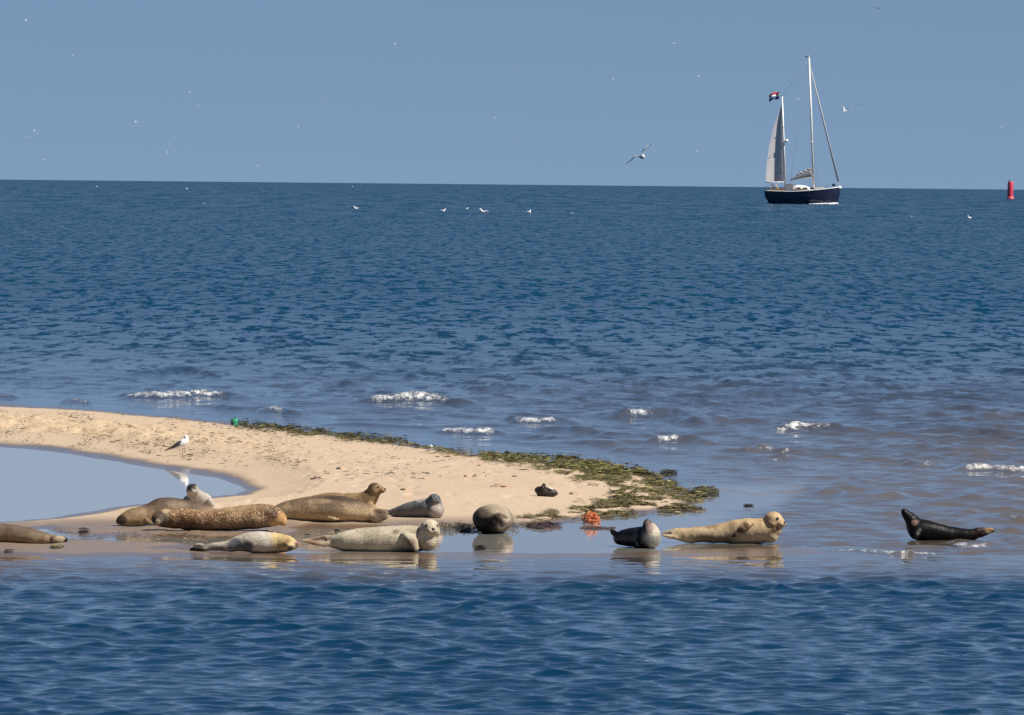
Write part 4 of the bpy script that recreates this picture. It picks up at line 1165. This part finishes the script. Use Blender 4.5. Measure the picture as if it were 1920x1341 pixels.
def blades(places, size, tints, lift, seed, flat=.5, wave=.35):
    """curled ribbon blades lying on the ground at the given places"""
    rg = np.random.default_rng(seed)
    n = len(places); V = []; FQ = []; CT = []
    ang = rg.random(n) * 2 * math.pi; ln = size * (0.5 + rg.random(n) * 1.1); wd = ln * (.06 + .09 * rg.random(n))
    ti = rg.integers(0, len(tints), n); tj = .7 + .6 * rg.random(n)
    for i, p in enumerate(places):
        a = ang[i]; dx, dy = math.cos(a), math.sin(a); o = len(V)
        z0 = rg.random() * lift; k = rg.normal(0, wave); tilt = rg.normal(0, .35)
        for s_ in range(4):
            t = s_ / 3 - .5
            x = p[0] + dx * ln[i] * t - dy * k * ln[i] * (t * t); y = p[1] + dy * ln[i] * t + dx * k * ln[i] * (t * t)
            z = p[2] + .006 + z0 + lift * rg.random() * .5 + (.5 - abs(t)) * lift * .5
            w_ = wd[i] * (1 - abs(t) * 1.2)
            V.append((x - dy * w_, y + dx * w_, z + tilt * w_)); V.append((x + dy * w_, y - dx * w_, z - tilt * w_))
        for s_ in range(3):
            FQ.append((o + 2 * s_, o + 2 * s_ + 1, o + 2 * s_ + 3, o + 2 * s_ + 2))
        c = tuple(x * tj[i] for x in tints[ti[i]]); CT += [(*c, 1)] * 8
    return V, FQ, CT

def weed_object(name, V, FQ, CT, label=None, cat=None, group=None, kind=None, origin=None):
    if origin is not None:
        V = [(a - origin[0], b - origin[1], c - origin[2]) for a, b, c in V]
    me = mesh_from(name, V, FQ, True)
    ca = me.color_attributes.new('tint', 'FLOAT_COLOR', 'POINT'); ca.data.foreach_set('color', np.array(CT, np.float32).ravel())
    o = link(name, me, WEED, None, None if origin is None else tuple(origin))
    return tag(o, label, cat, group, kind)

def scatter(poly, n, seed, dens=None):
    """random places inside a pixel outline laid on the ground"""
    rg = np.random.default_rng(seed)
    pp = np.array(poly, float); lo = pp.min(0); hi = pp.max(0); px = []; py = []
    while len(px) < n:
        a = lo + (hi - lo) * rg.random((4000, 2))
        k = sdf(poly, a[:, 0], a[:, 1], 1.0) > rg.normal(0, 4, 4000)
        if dens is not None: k &= rg.random(4000) < dens(a[:, 0], a[:, 1])
        px += list(a[k, 0]); py += list(a[k, 1])
    px = np.array(px[:n]); py = np.array(py[:n])
    out = []
    for a, b in zip(px, py):
        out.append(ground(a, b, .06))
    out = np.array(out)
    for _ in range(3):
        z = np.maximum(terrain(out[:, 0], out[:, 1]), -.004)
        out = np.array([ground(a, b, zz) for a, b, zz in zip(px, py, z)])
    return out

BAND = [(430, 789), (480, 797), (600, 811), (700, 822), (760, 828), (800, 838), (870, 849), (940, 855), (1010, 862), (1090, 864), (1180, 880), (1250, 897), (1300, 925), (1318, 940), (1295, 957), (1210, 961), (1140, 968), (1100, 972), (1085, 955), (1150, 940), (1140, 915), (1080, 900), (1030, 886), (980, 873), (900, 862), (800, 846), (700, 829), (600, 819), (480, 803)]
LOWER = [(968, 975), (1020, 962), (1080, 948), (1150, 930), (1200, 935), (1240, 955), (1180, 964), (1110, 972), (1040, 980), (990, 987), (960, 985)]
HEAP = [(900, 851), (1010, 862), (1090, 864), (1180, 880), (1215, 892), (1150, 893), (1080, 882), (1000, 870), (920, 860)]
Vs, Fs, Cs = [], [], []
def accumulate(res):
    o = len(Vs); Vs.extend(res[0]); Fs.extend([tuple(i + o for i in q) for q in res[1]]); Cs.extend(res[2])
cl = lambda a, b: np.clip(fbm(a / 24.0, b / 6.0, 3) * 3.4 - 1.25, .02, 1) * np.where(a < 880, .5, 1)
accumulate(blades(scatter(BAND, 15000, 21, cl), .075, TINTS, .014, 31))
accumulate(blades(scatter(HEAP, 6000, 22, cl), .085, TINTS[:5] + TINTS[7:], .032, 32))
accumulate(blades(scatter(LOWER, 6500, 23, cl), .045, [TINTS[1], TINTS[5], TINTS[6], TINTS[3], (.28, .21, .11)], .014, 33))
FARL = [(430, 788), (520, 799), (640, 814), (760, 829), (760, 834), (620, 820), (500, 806), (430, 797)]
accumulate(blades(scatter(FARL, 2600, 24, cl), .075, TINTS[:1] + TINTS[3:5], .018, 34))
EDGE = [(820, 988), (960, 984), (970, 993), (880, 998), (820, 997)]
accumulate(blades(scatter(EDGE, 700, 25), .045, [TINTS[4], TINTS[3], TINTS[6]], .03, 35))
CHAN = [(100, 993), (330, 997), (560, 998), (700, 994), (720, 1000), (560, 1008), (380, 1020), (250, 1018), (130, 1010)]
accumulate(blades(scatter(CHAN, 800, 26), .04, [TINTS[4], TINTS[6], TINTS[3], (.3, .24, .18)], .015, 36))
weed_object('seaweed', Vs, Fs, Cs, kind='stuff')

# dry bits of weed strewn over the trampled sand
DRY = [(-150, 757), (0, 762), (250, 779), (430, 797), (620, 818), (900, 855), (980, 875), (900, 900), (700, 905), (560, 880), (430, 872), (300, 860), (150, 842), (0, 828), (-150, 822)]
V_, F_, C_ = blades(scatter(DRY, 2600, 27, lambda a, b: np.clip(fbm(a / 40, b / 10, 3) * 2.4 - .8, .03, 1) * np.where(a > 560, .3, 1)), .060, [(.07, .042, .022), (.12, .075, .035), (.04, .027, .015), (.18, .12, .06)], .020, 37)
weed_object('weed_scraps', V_, F_, C_, kind='stuff')

# separate clumps one can point to
for i, (px, py, wx, wy, n, tints, lift, lab) in enumerate([
        (1322, 925, 26, 8, 420, TINTS[:5], .05, 'dark green clump of seaweed lying off the tip of the sandbar'),
        (1253, 888, 16, 3, 130, TINTS[3:5], .04, 'thin dark strand of seaweed floating behind the tip of the sandbar'),
        (1212, 892, 20, 4, 110, TINTS[3:5], .03, 'black seaweed streak against the far edge of the green weed'),
        (1300, 957, 22, 3, 120, TINTS[4:5] + TINTS[6:7], .03, 'dark brown seaweed fringe at the near corner of the sandbar tip'),
        (868, 992, 17, 4, 120, [TINTS[4], (.018, .014, .012)], .03, 'black clump of weed in the water left of the round seal'),
        (1020, 988, 34, 4, 200, [TINTS[4], (.05, .03, .025), (.09, .05, .04)], .035, 'purple brown clump of weed in the water right of the round seal'),
        (901, 1030, 12, 2.5, 70, [(.018, .014, .013)], .03, 'small black clump of weed on the wet flat below the round seal'),
        (1120, 991, 36, 2, 90, [(.12, .075, .06), (.09, .06, .05)], .012, 'thin brown weed streak in the water below the orange net'),
        (1402, 949, 9, 1.8, 40, [(.018, .014, .013)], .02, 'small black piece of weed floating left of the golden head'),
        (107, 1026, 13, 2, 45, [TINTS[2], TINTS[3]], .015, 'olive weed strand on sand in front of the dark tail flippers'),
        (16, 1035, 9, 1.4, 30, [(.03, .025, .02)], .012, 'short dark stick of weed on sand at the lower left edge'),
        (158, 996, 10, 1.6, 40, [(.03, .024, .02)], .015, 'dark weed bit at the left end of the narrow channel'),
        (632, 997, 5, 2, 30, [(.025, .02, .018)], .02, 'dark weed lump just behind the cream seal\'s hind end')]):
    g = hit(px, py); rg = random.Random(100 + i); pl = []
    for k in range(n):
        q_ = rg.random() * 6.283; rr = rg.random() ** .6
        a, b = px + rr * wx * math.cos(q_), py + rr * wy * math.sin(q_)
        p = ground(a, b, max(g[2], 0)); p[2] = max(float(terrain(p[0], p[1])), -.003) + lift * .5 * (1 - rr); pl.append(p)
    V_, F_, C_ = blades(pl, .06 if wx > 15 else .045, tints, lift * .6, 200 + i)
    e0, e1 = ground(px - wx, py, max(g[2], 0)), ground(px, py - wy, max(g[2], 0))       # the matted heart that holds the clump together
    v_, f_ = ellipsoid(g, (abs(g[0] - e0[0]) * 1.02, abs(e1[1] - g[1]) * 1.02, lift * .55), 22, 6)
    v_ = [np.array([p[0], p[1], p[2]]) + (np.array(p) - g) * .35 * (fbm(np.array(p[0] * 9), np.array(p[1] * 4 + i), 2) - .5) for p in v_]
    o_ = len(V_); V_ += [tuple(p) for p in v_]; F_ += [tuple(k + o_ for k in q) for q in f_]; C_ += [(*tints[-1], 1)] * len(v_)
    weed_object('seaweed_clump', V_, F_, C_, lab, 'seaweed', 'separate clumps of seaweed', origin=tuple(g))

# a few lumps of sand kicked up on the bare sand
def lump(px, py, rx, rz, label, seed):
    g = hit(px, py); u = g[1] / F
    bm = bmesh.new(); bmesh.ops.create_icosphere(bm, subdivisions=3, radius=1)
    for v in bm.verts:
        k = 1 + .5 * mnoise.noise(v.co * 1.4 + Vector((seed, 0, 0))) + .3 * mnoise.noise(v.co * 4 + Vector((0, seed, 0)))
        v.co = Vector((v.co.x * rx * u * k, v.co.y * rx * u * 1.6 * k, max(-.3, v.co.z) * rz * u * k))
    for f in bm.faces: f.smooth = True
    me = bpy.data.meshes.new('sand_lump'); bm.to_mesh(me); bm.free()
    o = link('sand_lump', me, bpy.data.materials.get('lump_sand') or simple_mat('lump_sand', (.40, .27, .18), .9, .25, 30, bump=.01)); o.location = tuple(g)
    tag(o, label, 'sand lump', 'lumps of kicked up sand')
for a in ((640, 880, 11, 5, 'dark lump of sand, higher of two above the raised brown head', 1), (598, 897, 13, 5, 'reddish lump of sand, lower left of two above the raised brown head', 2), (762, 919, 11, 4, 'sand lump above the blue grey seal', 3), (938, 913, 17, 5, 'pinkish mound of sand left of the duck', 4), (875, 894, 6, 4, 'left one of two small sand lumps on the bare sand', 5), (892, 894, 6, 5, 'right one of two small sand lumps on the bare sand', 6), (968, 894, 7, 3, 'small sand lump above the pinkish mound', 7), (1075, 927, 10, 4, 'sand lump right of the duck', 8), (780, 888, 12, 2.5, 'flat dark sand lump, upper one right of the raised brown head', 9), (795, 898, 10, 2.5, 'flat dark sand lump, lower one right of the raised brown head', 10)):
    lump(*a)
